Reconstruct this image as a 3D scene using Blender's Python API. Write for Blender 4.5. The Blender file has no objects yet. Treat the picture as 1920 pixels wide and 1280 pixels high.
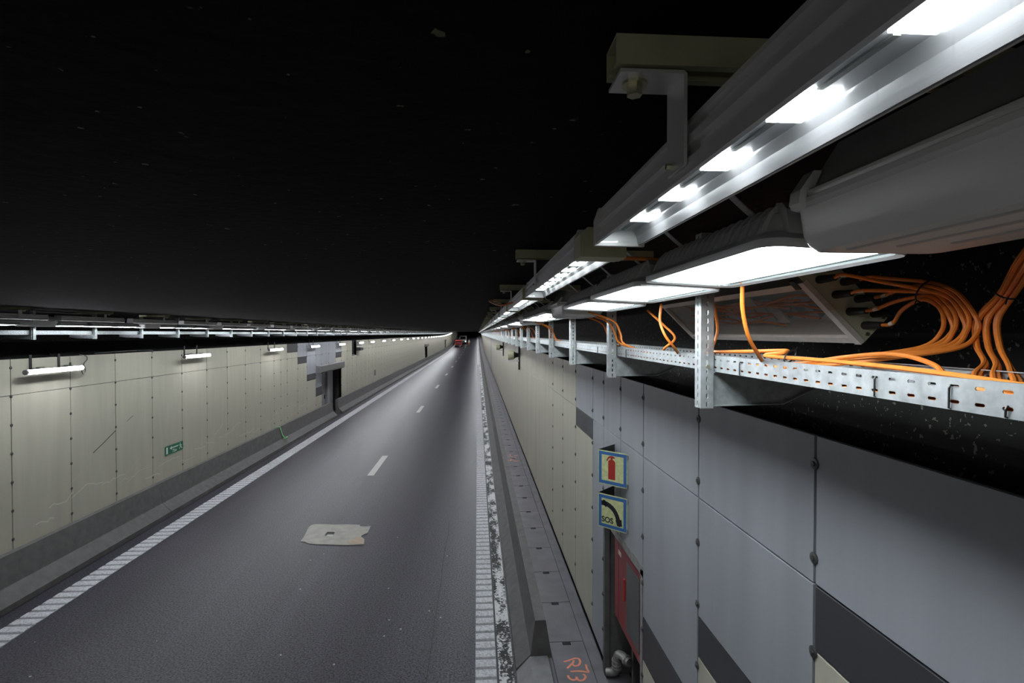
import bpy, bmesh, math, random
from mathutils import Vector, Matrix
random.seed(7)
scene = bpy.context.scene
C = scene.collection
R = math.radians

# ------------------------------------------------------------------ camera, world, exposure
CAM_Z = 4.2
cam_data = bpy.data.cameras.new('camera')
cam_data.sensor_width = 36.0
cam_data.lens = 18.6
cam_data.clip_start = 0.02
cam_data.clip_end = 600
cam = bpy.data.objects.new('camera', cam_data)
C.objects.link(cam)
cam.location = (0, 0, CAM_Z)
cam.rotation_euler = (R(90 - 0.866), 0, R(-3.75))
scene.camera = cam
world = bpy.data.worlds.new('world')
scene.world = world
world.use_nodes = True
world.node_tree.nodes['Background'].inputs[0].default_value = (1.0, 1.0, 0.92, 1)
world.node_tree.nodes['Background'].inputs[1].default_value = 0.21  # dim uniform fill added to lift the overhead fixtures, enters behind the camera
scene.view_settings.view_transform = 'Standard'
scene.view_settings.look = 'None'
scene.view_settings.gamma = 1.0
scene.view_settings.use_curve_mapping = False
scene.view_settings.exposure = 0.0
scene.cycles.use_denoising = True
scene.cycles.adaptive_threshold = 0.02
scene.cycles.max_bounces = 6
scene.cycles.diffuse_bounces = 3
scene.cycles.glossy_bounces = 3
scene.cycles.transparent_max_bounces = 12
scene.cycles.sample_clamp_indirect = 4.0
# lamp strengths (emission of the lit faces)
E_LED, E_FLOOD, E_TUBE = 24.0, 33.0, 110.0

# ------------------------------------------------------------------ layout numbers (metres; camera above the edge line, Y runs down the tunnel)
XW, XL = 1.476, -7.45          # cladding planes
Y_END = 235.0
def g(y):                       # the road climbs gently past 100 m
    return 0.00027 * (y - 100) ** 2 if y > 100 else 0.0
def stations(y0, y1):
    ys = [y0]
    y = 100.0
    while y < y1:
        if y > y0: ys.append(y)
        y += 9.0
    ys.append(y1)
    return ys

# ------------------------------------------------------------------ materials
def new_mat(name):
    m = bpy.data.materials.new(name); m.use_nodes = True
    nt = m.node_tree
    return m, nt, nt.nodes['Principled BSDF'], nt.nodes['Material Output']
def pmat(name, col, rough=0.5, metal=0.0, noise=0.0, nscale=8.0, bump=0.0, bscale=60.0, stretch=None, spec=0.5, speck=None, emis=None):
    """plain colour + optional low-contrast noise, bump and sparse specks = (colour, scale, threshold)"""
    m, nt, b, out = new_mat(name)
    N, L = nt.nodes, nt.links
    b.inputs['Roughness'].default_value = rough
    b.inputs['Metallic'].default_value = metal
    b.inputs['Specular IOR Level'].default_value = spec
    b.inputs['Base Color'].default_value = (*col, 1)
    tc = N.new('ShaderNodeTexCoord'); src = tc.outputs['Object']
    geo = N.new('ShaderNodeNewGeometry'); src = geo.outputs['Position']
    mp = N.new('ShaderNodeMapping'); L.new(src, mp.inputs['Vector'])
    if stretch: mp.inputs['Scale'].default_value = stretch
    colour = None
    if noise:
        n = N.new('ShaderNodeTexNoise'); n.inputs['Scale'].default_value = nscale; n.inputs['Detail'].default_value = 6
        L.new(mp.outputs[0], n.inputs['Vector'])
        r = N.new('ShaderNodeMapRange'); r.inputs['From Min'].default_value = 0.25; r.inputs['From Max'].default_value = 0.75
        r.inputs['To Min'].default_value = 1 - noise; r.inputs['To Max'].default_value = 1 + noise
        L.new(n.outputs['Fac'], r.inputs['Value'])
        mx = N.new('ShaderNodeVectorMath'); mx.operation = 'SCALE'
        mx.inputs[0].default_value = col
        L.new(r.outputs[0], mx.inputs['Scale'])
        colour = mx.outputs[0]
    if speck:
        sc_, ss, th = speck
        n2 = N.new('ShaderNodeTexNoise'); n2.inputs['Scale'].default_value = ss; n2.inputs['Detail'].default_value = 2
        L.new(src, n2.inputs['Vector'])
        gt = N.new('ShaderNodeMapRange'); gt.inputs['From Min'].default_value = th; gt.inputs['From Max'].default_value = th + 0.03
        L.new(n2.outputs['Fac'], gt.inputs['Value'])
        mix = N.new('ShaderNodeMix'); mix.data_type = 'RGBA'
        L.new(gt.outputs[0], mix.inputs['Factor'])
        if colour: L.new(colour, mix.inputs['A'])
        else: mix.inputs['A'].default_value = (*col, 1)
        mix.inputs['B'].default_value = (*sc_, 1)
        colour = mix.outputs['Result']
    if colour: L.new(colour, b.inputs['Base Color'])
    if bump:
        n3 = N.new('ShaderNodeTexNoise'); n3.inputs['Scale'].default_value = bscale; n3.inputs['Detail'].default_value = 4
        L.new(mp.outputs[0], n3.inputs['Vector'])
        bp = N.new('ShaderNodeBump'); bp.inputs['Strength'].default_value = bump; bp.inputs['Distance'].default_value = 0.01
        L.new(n3.outputs['Fac'], bp.inputs['Height']); L.new(bp.outputs[0], b.inputs['Normal'])
    if emis:
        b.inputs['Emission Color'].default_value = (*emis[0], 1); b.inputs['Emission Strength'].default_value = emis[1]
    return m
def emat(name, col, strength):
    m = bpy.data.materials.new(name); m.use_nodes = True
    nt = m.node_tree; nt.nodes.clear()
    e = nt.nodes.new('ShaderNodeEmission'); o = nt.nodes.new('ShaderNodeOutputMaterial')
    e.inputs[0].default_value = (*col, 1); e.inputs[1].default_value = strength
    nt.links.new(e.outputs[0], o.inputs[0])
    return m
def glassmat(name, tint, gloss=0.08, rough=0.05):
    m = bpy.data.materials.new(name); m.use_nodes = True
    nt = m.node_tree; nt.nodes.clear()
    t = nt.nodes.new('ShaderNodeBsdfTransparent'); t.inputs[0].default_value = (*tint, 1)
    gl = nt.nodes.new('ShaderNodeBsdfGlossy'); gl.inputs['Roughness'].default_value = rough
    mx = nt.nodes.new('ShaderNodeMixShader'); mx.inputs[0].default_value = gloss
    o = nt.nodes.new('ShaderNodeOutputMaterial')
    nt.links.new(t.outputs[0], mx.inputs[1]); nt.links.new(gl.outputs[0], mx.inputs[2]); nt.links.new(mx.outputs[0], o.inputs[0])
    return m

def asphalt_mat():
    m, nt, b, out = new_mat('asphalt')
    N, L = nt.nodes, nt.links
    geo = N.new('ShaderNodeNewGeometry'); pos = geo.outputs['Position']
    # aggregate grain
    n1 = N.new('ShaderNodeTexNoise'); n1.inputs['Scale'].default_value = 40; n1.inputs['Detail'].default_value = 6; n1.inputs['Roughness'].default_value = .75; L.new(pos, n1.inputs['Vector'])
    r1 = N.new('ShaderNodeMapRange'); r1.inputs['From Min'].default_value = .36; r1.inputs['From Max'].default_value = .64
    r1.inputs['To Min'].default_value = .12; r1.inputs['To Max'].default_value = 2.1; L.new(n1.outputs['Fac'], r1.inputs['Value'])
    # long worn streaks in the driving direction
    mp = N.new('ShaderNodeMapping'); mp.inputs['Scale'].default_value = (2.2, 0.045, 1); L.new(pos, mp.inputs['Vector'])
    n2 = N.new('ShaderNodeTexNoise'); n2.inputs['Scale'].default_value = 1.0; n2.inputs['Detail'].default_value = 5; L.new(mp.outputs[0], n2.inputs['Vector'])
    r2 = N.new('ShaderNodeMapRange'); r2.inputs['From Min'].default_value = .3; r2.inputs['From Max'].default_value = .7
    r2.inputs['To Min'].default_value = .74; r2.inputs['To Max'].default_value = 1.2; L.new(n2.outputs['Fac'], r2.inputs['Value'])
    mu = N.new('ShaderNodeMath'); mu.operation = 'MULTIPLY'; L.new(r1.outputs[0], mu.inputs[0]); L.new(r2.outputs[0], mu.inputs[1])
    sc = N.new('ShaderNodeVectorMath'); sc.operation = 'SCALE'; sc.inputs[0].default_value = (0.033, 0.031, 0.044); L.new(mu.outputs[0], sc.inputs['Scale'])
    # pale chips
    v = N.new('ShaderNodeTexVoronoi'); v.inputs['Scale'].default_value = 5.5; L.new(pos, v.inputs['Vector'])
    lt = N.new('ShaderNodeMath'); lt.operation = 'LESS_THAN'; lt.inputs[1].default_value = 0.075; L.new(v.outputs['Distance'], lt.inputs[0])
    vc = N.new('ShaderNodeSeparateColor'); L.new(v.outputs['Color'], vc.inputs[0])
    gt = N.new('ShaderNodeMath'); gt.operation = 'GREATER_THAN'; gt.inputs[1].default_value = 0.86; L.new(vc.outputs[0], gt.inputs[0])
    an = N.new('ShaderNodeMath'); an.operation = 'MULTIPLY'; L.new(lt.outputs[0], an.inputs[0]); L.new(gt.outputs[0], an.inputs[1])
    mix = N.new('ShaderNodeMix'); mix.data_type = 'RGBA'; L.new(an.outputs[0], mix.inputs['Factor'])
    L.new(sc.outputs[0], mix.inputs['A']); mix.inputs['B'].default_value = (.5, .5, .5, 1)
    L.new(mix.outputs['Result'], b.inputs['Base Color'])
    b.inputs['Roughness'].default_value = 0.345
    r3 = N.new('ShaderNodeMapRange'); r3.inputs['From Min'].default_value = .38; r3.inputs['From Max'].default_value = .62; r3.inputs['To Min'].default_value = .12; r3.inputs['To Max'].default_value = .72
    L.new(n1.outputs['Fac'], r3.inputs['Value']); L.new(r3.outputs[0], b.inputs['Specular IOR Level'])
    bp = N.new('ShaderNodeBump'); bp.inputs['Strength'].default_value = .8; bp.inputs['Distance'].default_value = .006
    L.new(n1.outputs['Fac'], bp.inputs['Height']); L.new(bp.outputs[0], b.inputs['Normal'])
    return m
def gutter_mat():
    m, nt, b, out = new_mat('flaking_gutter_paint')
    N, L = nt.nodes, nt.links
    geo = N.new('ShaderNodeNewGeometry')
    n1 = N.new('ShaderNodeTexNoise'); n1.inputs['Scale'].default_value = 26; n1.inputs['Detail'].default_value = 8; n1.inputs['Roughness'].default_value = .72
    L.new(geo.outputs['Position'], n1.inputs['Vector'])
    mp = N.new('ShaderNodeMapping'); mp.inputs['Scale'].default_value = (3.0, .9, 1); L.new(geo.outputs['Position'], mp.inputs['Vector'])
    n2 = N.new('ShaderNodeTexNoise'); n2.inputs['Scale'].default_value = 1.6; n2.inputs['Detail'].default_value = 3; L.new(mp.outputs[0], n2.inputs['Vector'])
    ad = N.new('ShaderNodeMath'); ad.operation = 'ADD'; L.new(n1.outputs['Fac'], ad.inputs[0]); L.new(n2.outputs['Fac'], ad.inputs[1])
    r = N.new('ShaderNodeMapRange'); r.inputs['From Min'].default_value = .96; r.inputs['From Max'].default_value = 1.02; L.new(ad.outputs[0], r.inputs['Value'])
    mix = N.new('ShaderNodeMix'); mix.data_type = 'RGBA'; L.new(r.outputs[0], mix.inputs['Factor'])
    mix.inputs['A'].default_value = (.015, .015, .016, 1); mix.inputs['B'].default_value = (.62, .62, .64, 1)
    L.new(mix.outputs['Result'], b.inputs['Base Color']); b.inputs['Roughness'].default_value = .7
    return m
def worn_paint_mat():
    m, nt, b, out = new_mat('worn_white_paint')
    N, L = nt.nodes, nt.links
    geo = N.new('ShaderNodeNewGeometry')
    n1 = N.new('ShaderNodeTexNoise'); n1.inputs['Scale'].default_value = 40; n1.inputs['Detail'].default_value = 8; n1.inputs['Roughness'].default_value = .7
    L.new(geo.outputs['Position'], n1.inputs['Vector'])
    r = N.new('ShaderNodeMapRange'); r.inputs['From Min'].default_value = .36; r.inputs['From Max'].default_value = .55; L.new(n1.outputs['Fac'], r.inputs['Value'])
    mix = N.new('ShaderNodeMix'); mix.data_type = 'RGBA'; L.new(r.outputs[0], mix.inputs['Factor'])
    mix.inputs['A'].default_value = (.26, .26, .28, 1); mix.inputs['B'].default_value = (.62, .62, .66, 1)
    L.new(mix.outputs['Result'], b.inputs['Base Color']); b.inputs['Roughness'].default_value = .65
    return m

M = dict(
    asphalt=asphalt_mat(), gutter=gutter_mat(), paint=worn_paint_mat(),
    dash=pmat('dash_paint', (.66, .66, .64), .6, noise=.12, nscale=30),
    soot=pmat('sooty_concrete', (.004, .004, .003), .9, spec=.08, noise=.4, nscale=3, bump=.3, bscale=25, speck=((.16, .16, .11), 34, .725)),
    soot_wall=pmat('black_wall_concrete', (.014, .014, .013), .8, noise=.4, nscale=4, bump=.3, bscale=30, speck=((.20, .20, .165), 48, .655)),
    barrier=pmat('barrier_concrete', (.115, .112, .11), .8, noise=.22, nscale=7, bump=.35, bscale=70),
    kerb=pmat('pale_cover_concrete', (.23, .225, .24), .75, noise=.14, nscale=9, bump=.2, bscale=60),
    slab=pmat('walkway_slab_concrete', (.155, .148, .165), .75, noise=.2, nscale=3.5, bump=.2, bscale=60),
    cream=pmat('cream_enamel_panel', (.475, .455, .375), .38, noise=.085, nscale=1.6, stretch=(1, 3.0, .35), bump=.02, bscale=3),
    blue=pmat('grey_blue_enamel_panel', (.315, .330, .360), .38, noise=.10, nscale=1.6, stretch=(1, 3.0, .35), bump=.02, bscale=3),
    dark=pmat('charcoal_enamel_panel', (.042, .041, .046), .4, noise=.12, nscale=3),
    disc=pmat('fixing_metal', (.11, .11, .11), .5, metal=.6),
    galv=pmat('galvanised_steel', (.44, .47, .48), .42, metal=.7, noise=.24, nscale=38),
    alu=pmat('anodised_aluminium', (.66, .66, .66), .38, metal=.35, noise=.05, nscale=20),
    alu_lit=pmat('reflector_plate', (.42, .42, .44), .35, metal=.3),
    olive=pmat('yellowed_zinc_strut', (.42, .42, .28), .5, metal=.25, noise=.15, nscale=20),
    zinc=pmat('zinc_bolt', (.55, .53, .38), .3, metal=.9),
    housing=pmat('grey_lamp_housing', (.50, .51, .51), .42, noise=.06, nscale=10),
    enclosure=pmat('light_grey_enclosure', (.74, .75, .73), .35, noise=.05, nscale=6),
    steel_frame=pmat('brushed_frame_steel', (.80, .73, .67), .4, metal=.3, noise=.08, nscale=30),
    orange=pmat('orange_cable_sheath', (.80, .235, .035), .45, noise=.1, nscale=40),
    orange_far=pmat('dusty_orange_cable', (.62, .19, .05), .55),
    tie=pmat('black_cable_tie', (.012, .012, .012), .4),
    rubber=pmat('black_rubber', (.016, .016, .017), .55),
    tape=pmat('white_cable_label', (.72, .62, .55), .6),
    sign_blue=pmat('sign_blue_border', (.045, .14, .36), .45),
    sign_cream=pmat('luminous_sign_film', (.54, .57, .30), .55, noise=.22, nscale=28),
    sign_red=pmat('sign_red_print', (.36, .03, .025), .5),
    sign_black=pmat('sign_black_print', (.02, .02, .028), .5),
    sign_white=pmat('sign_white_print', (.72, .78, .72), .5),
    sign_green=pmat('exit_sign_green', (.012, .14, .075), .4),
    red=pmat('red_cabinet_paint', (.22, .030, .034), .4, noise=.15, nscale=12),
    cab_glass=pmat('smoked_cabinet_panel', (.085, .085, .085), .3),
    cab_frame=pmat('chipped_grey_frame', (.25, .245, .235), .65, noise=.3, nscale=25),
    pipe=pmat('pipe_metal', (.36, .355, .34), .45, metal=.5, noise=.15, nscale=25),
    spray=pmat('salmon_spray_paint', (.78, .27, .17), .7, noise=.15, nscale=40),
    spray_red=pmat('red_spray_paint', (.42, .10, .09), .7, noise=.4, nscale=18),
    patch=pmat('pale_repair_mortar', (.44, .42, .385), .6, noise=.18, nscale=6, bump=.25, bscale=12),
    patch_tan=pmat('tan_repair_mortar', (.50, .40, .30), .65, noise=.15, nscale=9),
    scrape=pmat('pale_scrape', (.62, .60, .50), .6),
    scrape_dark=pmat('dark_scrape', (.09, .085, .075), .6),
    strap=pmat('green_webbing', (.18, .62, .20), .6),
    grille=pmat('dull_grey_metal', (.17, .17, .165), .5, metal=.3),
    black_metal=pmat('black_metal', (.02, .02, .02), .5),
    truck_red=pmat('truck_red_paint', (.22, .012, .016), .35),
    van_white=pmat('van_white_paint', (.62, .62, .60), .4),
    tail=pmat('red_tail_lamp', (.6, .02, .02), .3, emis=((1, .08, .08), .5)),
    head=pmat('lit_headlamp', (.9, .9, .85), .3, emis=((1, .97, .9), 4.0)),
    screen=pmat('dark_windscreen', (.015, .018, .02), .1),
    hivis=pmat('hi_vis_cloth', (.62, .20, .12), .8), cloth=pmat('white_work_jacket', (.62, .60, .56), .8),
    skin=pmat('skin', (.45, .27, .2), .6), hair=pmat('white_helmet', (.6, .6, .58), .4),
    led=emat('lit_led_module', (.96, .98, 1.0), E_LED),
    led_far=emat('lit_led_strip', (.96, .98, 1.0), E_LED * .6),
    flood=emat('lit_floodlight_face', (.93, .97, 1.0), E_FLOOD),
    tube=emat('lit_tube', (.93, .92, 1.0), E_TUBE),
    glass=glassmat('lamp_glass', (.95, .98, .98), .06),
    lid=glassmat('clear_box_lid', (.86, .86, .85), .10, .12),
    end_plate=pmat('beige_end_plate', (.55, .53, .38), .45, noise=.08, nscale=20),
    paint_dark=pmat('darker_white_paint', (.22, .22, .235), .7, noise=.3, nscale=30),
    liner=pmat('lamp_dark_liner', (.26, .26, .27), .3, metal=.2),
    lampglass_edge=pmat('pale_cyan_glass_edge', (.48, .68, .70), .15, spec=.8),
)

# ------------------------------------------------------------------ mesh builder
class MB:
    def __init__(s): s.v = []; s.f = []
    def add(s, vs, fs):
        o = len(s.v); s.v += [tuple(p) for p in vs]; s.f += [tuple(i + o for i in f) for f in fs]; return s
    def box(s, x0, x1, y0, y1, z0, z1):
        return s.add([(x0,y0,z0),(x1,y0,z0),(x1,y1,z0),(x0,y1,z0),(x0,y0,z1),(x1,y0,z1),(x1,y1,z1),(x0,y1,z1)],
                     [(0,3,2,1),(4,5,6,7),(0,1,5,4),(1,2,6,5),(2,3,7,6),(3,0,4,7)])
    def prism(s, prof, ys, rise=False, caps=True, closed=True):      # profile of (x, z) swept along Y
        n = len(prof); vs = []; fs = []
        for y in ys:
            dz = g(y) if rise else 0
            vs += [(x, y, z + dz) for x, z in prof]
        m = n if closed else n - 1
        for k in range(len(ys) - 1):
            for i in range(m):
                a = k*n+i; b = k*n+(i+1)%n
                fs.append((a, b, b+n, a+n))
        if caps and closed:
            fs.append(tuple(range(n-1, -1, -1))); e = (len(ys)-1)*n; fs.append(tuple(range(e, e+n)))
        return s.add(vs, fs)
    def extr(s, poly, axis, a, b):       # polygon in the two other axes, extruded along axis from a to b
        n = len(poly)
        def P(p, t): return {'x': (t, p[0], p[1]), 'y': (p[0], t, p[1]), 'z': (p[0], p[1], t)}[axis]
        vs = [P(p, a) for p in poly] + [P(p, b) for p in poly]
        fs = [tuple(range(n)), tuple(range(2*n-1, n-1, -1))] + [(i, i+n, (i+1)%n+n, (i+1)%n) for i in range(n)]
        return s.add(vs, fs)
    def loft(s, loops, cap0=True, cap1=True):
        n = len(loops[0]); vs = [p for l in loops for p in l]; fs = []
        for k in range(len(loops)-1):
            for i in range(n):
                fs.append((k*n+i, k*n+(i+1)%n, (k+1)*n+(i+1)%n, (k+1)*n+i))
        if cap0: fs.append(tuple(range(n-1, -1, -1)))
        if cap1: fs.append(tuple(range((len(loops)-1)*n, len(loops)*n)))
        return s.add(vs, fs)
    def tube(s, path, r, n=8, caps=True):
        pts = [Vector(p) for p in path]; loops = []; up = Vector((0, 0, 1)); prev = None
        for i, p in enumerate(pts):
            t = (pts[min(i+1, len(pts)-1)] - pts[max(i-1, 0)]).normalized()
            if prev is None:
                ref = up if abs(t.z) < .9 else Vector((1, 0, 0))
                u = t.cross(ref).normalized()
            else:
                u = (prev - t * prev.dot(t)).normalized()
            prev = u; w = t.cross(u)
            rr = r[i] if isinstance(r, (list, tuple)) else r
            loops.append([tuple(p + (u*math.cos(2*math.pi*k/n) + w*math.sin(2*math.pi*k/n))*rr) for k in range(n)])
        return s.loft(loops, caps, caps)
    def cyl(s, p0, p1, r, n=16): return s.tube([p0, p1], r, n)
    def build(s, name, mat, parent=None, origin=None, smooth=False, kind=None):
        off = Vector(origin) if origin is not None else (world_loc(parent) if parent else Vector((0, 0, 0)))
        me = bpy.data.meshes.new(name)
        me.from_pydata([tuple(Vector(p) - off) for p in s.v], [], s.f)
        bm = bmesh.new(); bm.from_mesh(me); bmesh.ops.recalc_face_normals(bm, faces=bm.faces); bm.to_mesh(me); bm.free()
        mm = M[mat] if isinstance(mat, str) else mat
        me.materials.append(mm)
        if smooth:
            for p in me.polygons: p.use_smooth = True
            try: me.set_sharp_from_angle(angle=R(38))
            except Exception: pass
        o = bpy.data.objects.new(name, me); C.objects.link(o)
        if parent: o.parent = parent
        else: o.location = off
        if kind: o['kind'] = kind
        return o
def world_loc(o):
    v = Vector((0, 0, 0))
    while o is not None: v += o.location; o = o.parent
    return v
def tag(o, label, cat, group=None):
    o['label'] = label; o['category'] = cat
    if group: o['group'] = group
    return o
def thing(name, label, cat, loc=(0, 0, 0), group=None):
    o = bpy.data.objects.new(name, None); o.empty_display_size = .1; C.objects.link(o); o.location = loc
    return tag(o, label, cat, group)
def copy_tree(o, loc=None, parent=None):
    c = o.copy(); C.objects.link(c)
    if parent: c.parent = parent
    if loc is not None: c.location = loc
    for ch in o.children: copy_tree(ch, None, c)
    return c
def struct(o): o['kind'] = 'structure'; return o
def rrect(x0, x1, y0, y1, r, z, n=4):
    pts = []
    for cx, cy, a0 in ((x1-r, y1-r, 0), (x0+r, y1-r, 90), (x0+r, y0+r, 180), (x1-r, y0+r, 270)):
        for k in range(n+1):
            a = R(a0 + 90*k/n); pts.append((cx+r*math.cos(a), cy+r*math.sin(a), z))
    return pts
def spline(pts, n=8):          # Catmull-Rom through the points
    P = [Vector(p) for p in pts]; P = [P[0]*2-P[1]] + P + [P[-1]*2-P[-2]]; out = []
    for i in range(1, len(P)-2):
        p0, p1, p2, p3 = P[i-1:i+3]
        for k in range(n):
            t = k/n
            out.append(.5*((2*p1)+(p2-p0)*t+(2*p0-5*p1+4*p2-p3)*t*t+(3*p1-p0-3*p2+p3)*t**3))
    out.append(P[-2]); return out
def slotted(mb, plane, u0, nu, pu, rows, su, sv, t, base):
    """perforated sheet: nu cells of pitch pu; rows = [(v0, v1)]; slots su x sv; plane 'x' (u=Y) or 'y' (u=X); sheet from base to base+t"""
    def P(u, v, d): return (base+d, u, v) if plane == 'x' else (u, base+d, v)
    for i in range(nu):
        a = u0+i*pu; c = a+pu/2
        for v0, v1 in rows:
            m = (v0+v1)/2; b = a+pu
            outer = [(a,v0),(c,v0),(b,v0),(b,m),(b,v1),(c,v1),(a,v1),(a,m)]
            if su >= sv: q = sv/2; inner = [(c-su/2+q*.7,m-q),(c,m-q),(c+su/2-q*.7,m-q),(c+su/2,m),(c+su/2-q*.7,m+q),(c,m+q),(c-su/2+q*.7,m+q),(c-su/2,m)]
            else: q = su/2; inner = [(c-q*.8,m-sv/2+q*.5),(c,m-sv/2),(c+q*.8,m-sv/2+q*.5),(c+q,m),(c+q*.8,m+sv/2-q*.5),(c,m+sv/2),(c-q*.8,m+sv/2-q*.5),(c-q,m)]
            vs = [P(u,v,0) for u,v in outer]+[P(u,v,0) for u,v in inner]+[P(u,v,t) for u,v in outer]+[P(u,v,t) for u,v in inner]
            fs = []
            for k in range(8):
                j = (k+1)%8
                fs += [(k,j,8+j,8+k),(16+k,24+k,24+j,16+j),(8+k,8+j,24+j,24+k)]
            mb.add(vs, fs)
def text_mesh(name, body, size, mat, parent, matrix, depth=.002, bold=0.0):
    cu = bpy.data.curves.new(name, 'FONT'); cu.body = body; cu.size = size; cu.extrude = depth; cu.align_x = 'CENTER'; cu.align_y = 'CENTER'; cu.offset = bold
    tmp = bpy.data.objects.new(name, cu); C.objects.link(tmp)
    dg = bpy.context.evaluated_depsgraph_get(); dg.update()
    me = bpy.data.meshes.new_from_object(tmp.evaluated_get(dg))
    bpy.data.objects.remove(tmp)
    me.transform(matrix); 
    if parent: me.transform(Matrix.Translation(-world_loc(parent)))
    me.materials.clear(); me.materials.append(M[mat])
    o = bpy.data.objects.new(name, me); C.objects.link(o)
    if parent: o.parent = parent
    return o
def frame(o, u, v, w):          # matrix from local x,y,z axes to world
    u, v, w = Vector(u), Vector(v), Vector(w); m = Matrix.Identity(4)
    for i in range(3): m[i][0] = u[i]; m[i][1] = v[i]; m[i][2] = w[i]; m[i][3] = o[i]
    return m
ORD = ['first', 'second', 'third', 'fourth', 'fifth', 'sixth', 'seventh', 'eighth', 'ninth', 'tenth', 'eleventh', 'twelfth', 'thirteenth', 'fourteenth', 'fifteenth', 'sixteenth']
def D(d): return CAM_Z - d       # height from depth below the camera

# ================================================================== SETTING
floor = struct(MB().prism([(XL-.6, 0), (XL-.6, -.3), (2.2, -.3), (2.2, 0)], stations(-3, Y_END), True).build('floor', 'asphalt'))
CEIL = D(-.352)
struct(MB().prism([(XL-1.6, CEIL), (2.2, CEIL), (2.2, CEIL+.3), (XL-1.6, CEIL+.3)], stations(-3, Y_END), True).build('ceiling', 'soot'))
struct(MB().box(XL-1.6, 2.2, Y_END, Y_END+.3, -.3, 12).build('wall_end', 'soot_wall'))
# right wall: black concrete set back behind the cladding, with the niche of the fire cabinet
NY0, NY1, NTOP = 4.617, 6.096, D(2.12)
wr = MB()
wr.prism([(1.78, 0), (2.2, 0), (2.2, CEIL), (1.78, CEIL)], stations(NY1, Y_END), True)
wr.prism([(1.78, 0), (2.2, 0), (2.2, CEIL), (1.78, CEIL)], [-3, NY0])
wr.box(1.78, 2.2, NY0, NY1, NTOP, CEIL); wr.box(2.12, 2.2, NY0, NY1, 0, NTOP)
wall_right = struct(wr.build('wall_right', 'soot_wall'))
LT, LM = D(.41), D(.993)                # cladding top and mid joint, opposite side
wl = MB()
NICHES = [(25.9, 29.6), (76.0, 79.7), (122.5, 126.2)]
prof = [(-7.62, 0), (-7.62, LT-.03), (-8.35, D(.16)), (-8.35, CEIL), (-9.05, CEIL), (-9.05, 0)]
cur = -3
for a, b in NICHES:
    wl.prism(prof, [cur] + [y for y in stations(cur, a)[1:-1]] + [a], True)
    za, zb = g(a), g(b)
    wl.prism([(-8.2, 0), (-8.2, D(1.84)), (-7.62, D(1.84)), (-7.62, LT-.03), (-8.35, D(.16)), (-8.35, CEIL), (-9.05, CEIL), (-9.05, 0)], [a, b], True)
    cur = b
wl.prism(prof, stations(cur, Y_END), True)
wall_left = struct(wl.build('wall_left', 'soot_wall'))

# ---- cladding panels: each panel a slab, child of its wall
PANEL_CACHE = {}
def panel(parent, side, y0, y1, z0, z1, mat, far=None):
    """one enamel sheet; joints stay open between neighbours"""
    gap = .009
    t = .022
    x0, x1 = (XW, XW+t) if side > 0 else (XL-t, XL)
    ga, gb = g(y0), g(y1)
    mb = far if far is not None else MB()
    ya, yb = y0+gap, y1-gap; za, zb = z0+.005, z1-.005
    c = .0012
    xf = x0 if side > 0 else x1; xb = x1 if side > 0 else x0; sgn = 1 if side > 0 else -1
    vs = []
    for (y, gg) in ((ya, ga), (yb, gb)):
        for z in (za, zb): vs.append((xb, y, z+gg))
    for (y, gg) in ((ya, ga), (yb, gb)):
        for z in (za, zb): vs.append((xf+sgn*c, y, z+gg))
    for (y, gg, s_) in ((ya, ga, 1), (yb, gb, -1)):
        for z, s2 in ((za, 1), (zb, -1)): vs.append((xf, y+s_*c, z+gg+s2*c))
    fs = [(0,1,3,2),(0,2,6,4),(2,3,7,6),(3,1,5,7),(1,0,4,5),(4,6,10,8),(6,7,11,10),(7,5,9,11),(5,4,8,9),(8,10,11,9)]
    mb.add(vs, fs)
    if far is None: mb.build('panel', mat, parent)
def clad(parent, side, y0, y1, pieces, far=None):
    for (d0, d1, mat) in pieces: panel(parent, side, y0, y1, D(d1), D(d0), mat, far[mat] if far else None)

# right side: depths below the camera
RT, RM, RB = .442, 1.10, 3.81
right_cols = [
    (-.2, 1.016, [(RT, RM, 'blue'), (RM, 1.39, 'dark'), (1.39, RB, 'cream')]),
    (1.016, 2.216, [(RT, RM, 'blue'), (RM, 1.39, 'dark'), (1.39, RB, 'cream')]),
    (2.216, 3.437, [(RT, RM, 'blue'), (RM, 1.894, 'blue'), (1.894, 2.168, 'dark'), (2.168, RB, 'cream')]),
    (3.437, 4.617, [(RT, RM, 'blue'), (RM, 2.53, 'blue'), (2.53, 2.92, 'dark'), (2.92, RB, 'cream')]),
    (4.617, 5.362, [(RT, RM, 'blue'), (RM, 2.10, 'blue')]),
    (5.362, 6.096, [(RT, RM, 'blue'), (RM, 2.10, 'blue')]),
    (6.096, 6.68, [(RT, RM, 'blue'), (RM, RB, 'blue')]),
    (6.68, 7.85, [(RT, RM, 'blue'), (RM, 1.37, 'dark'), (1.37, RB, 'cream')]),
]
for y0, y1, pc in right_cols: clad(wall_right, 1, y0, y1, pc)
rj = [c[0] for c in right_cols] + [7.85]
y = 7.85; k = 0
far = {'cream': MB(), 'blue': MB(), 'dark': MB()}
while y < Y_END:
    w = .6 if k % 9 in (4,) else 1.2
    blueish = 53.6 < y < 58.2
    pc = [(RT, RM, 'blue' if blueish else 'cream'), (RM, RB, 'blue' if blueish else 'cream')]
    clad(wall_right, 1, y, y+w, pc, None if y < 45 else far)
    y += w; k += 1
    if y < 45: rj.append(y)
for m_, mb in far.items():
    if mb.v: mb.build('distant_panels', m_, wall_right, kind='stuff')
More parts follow.
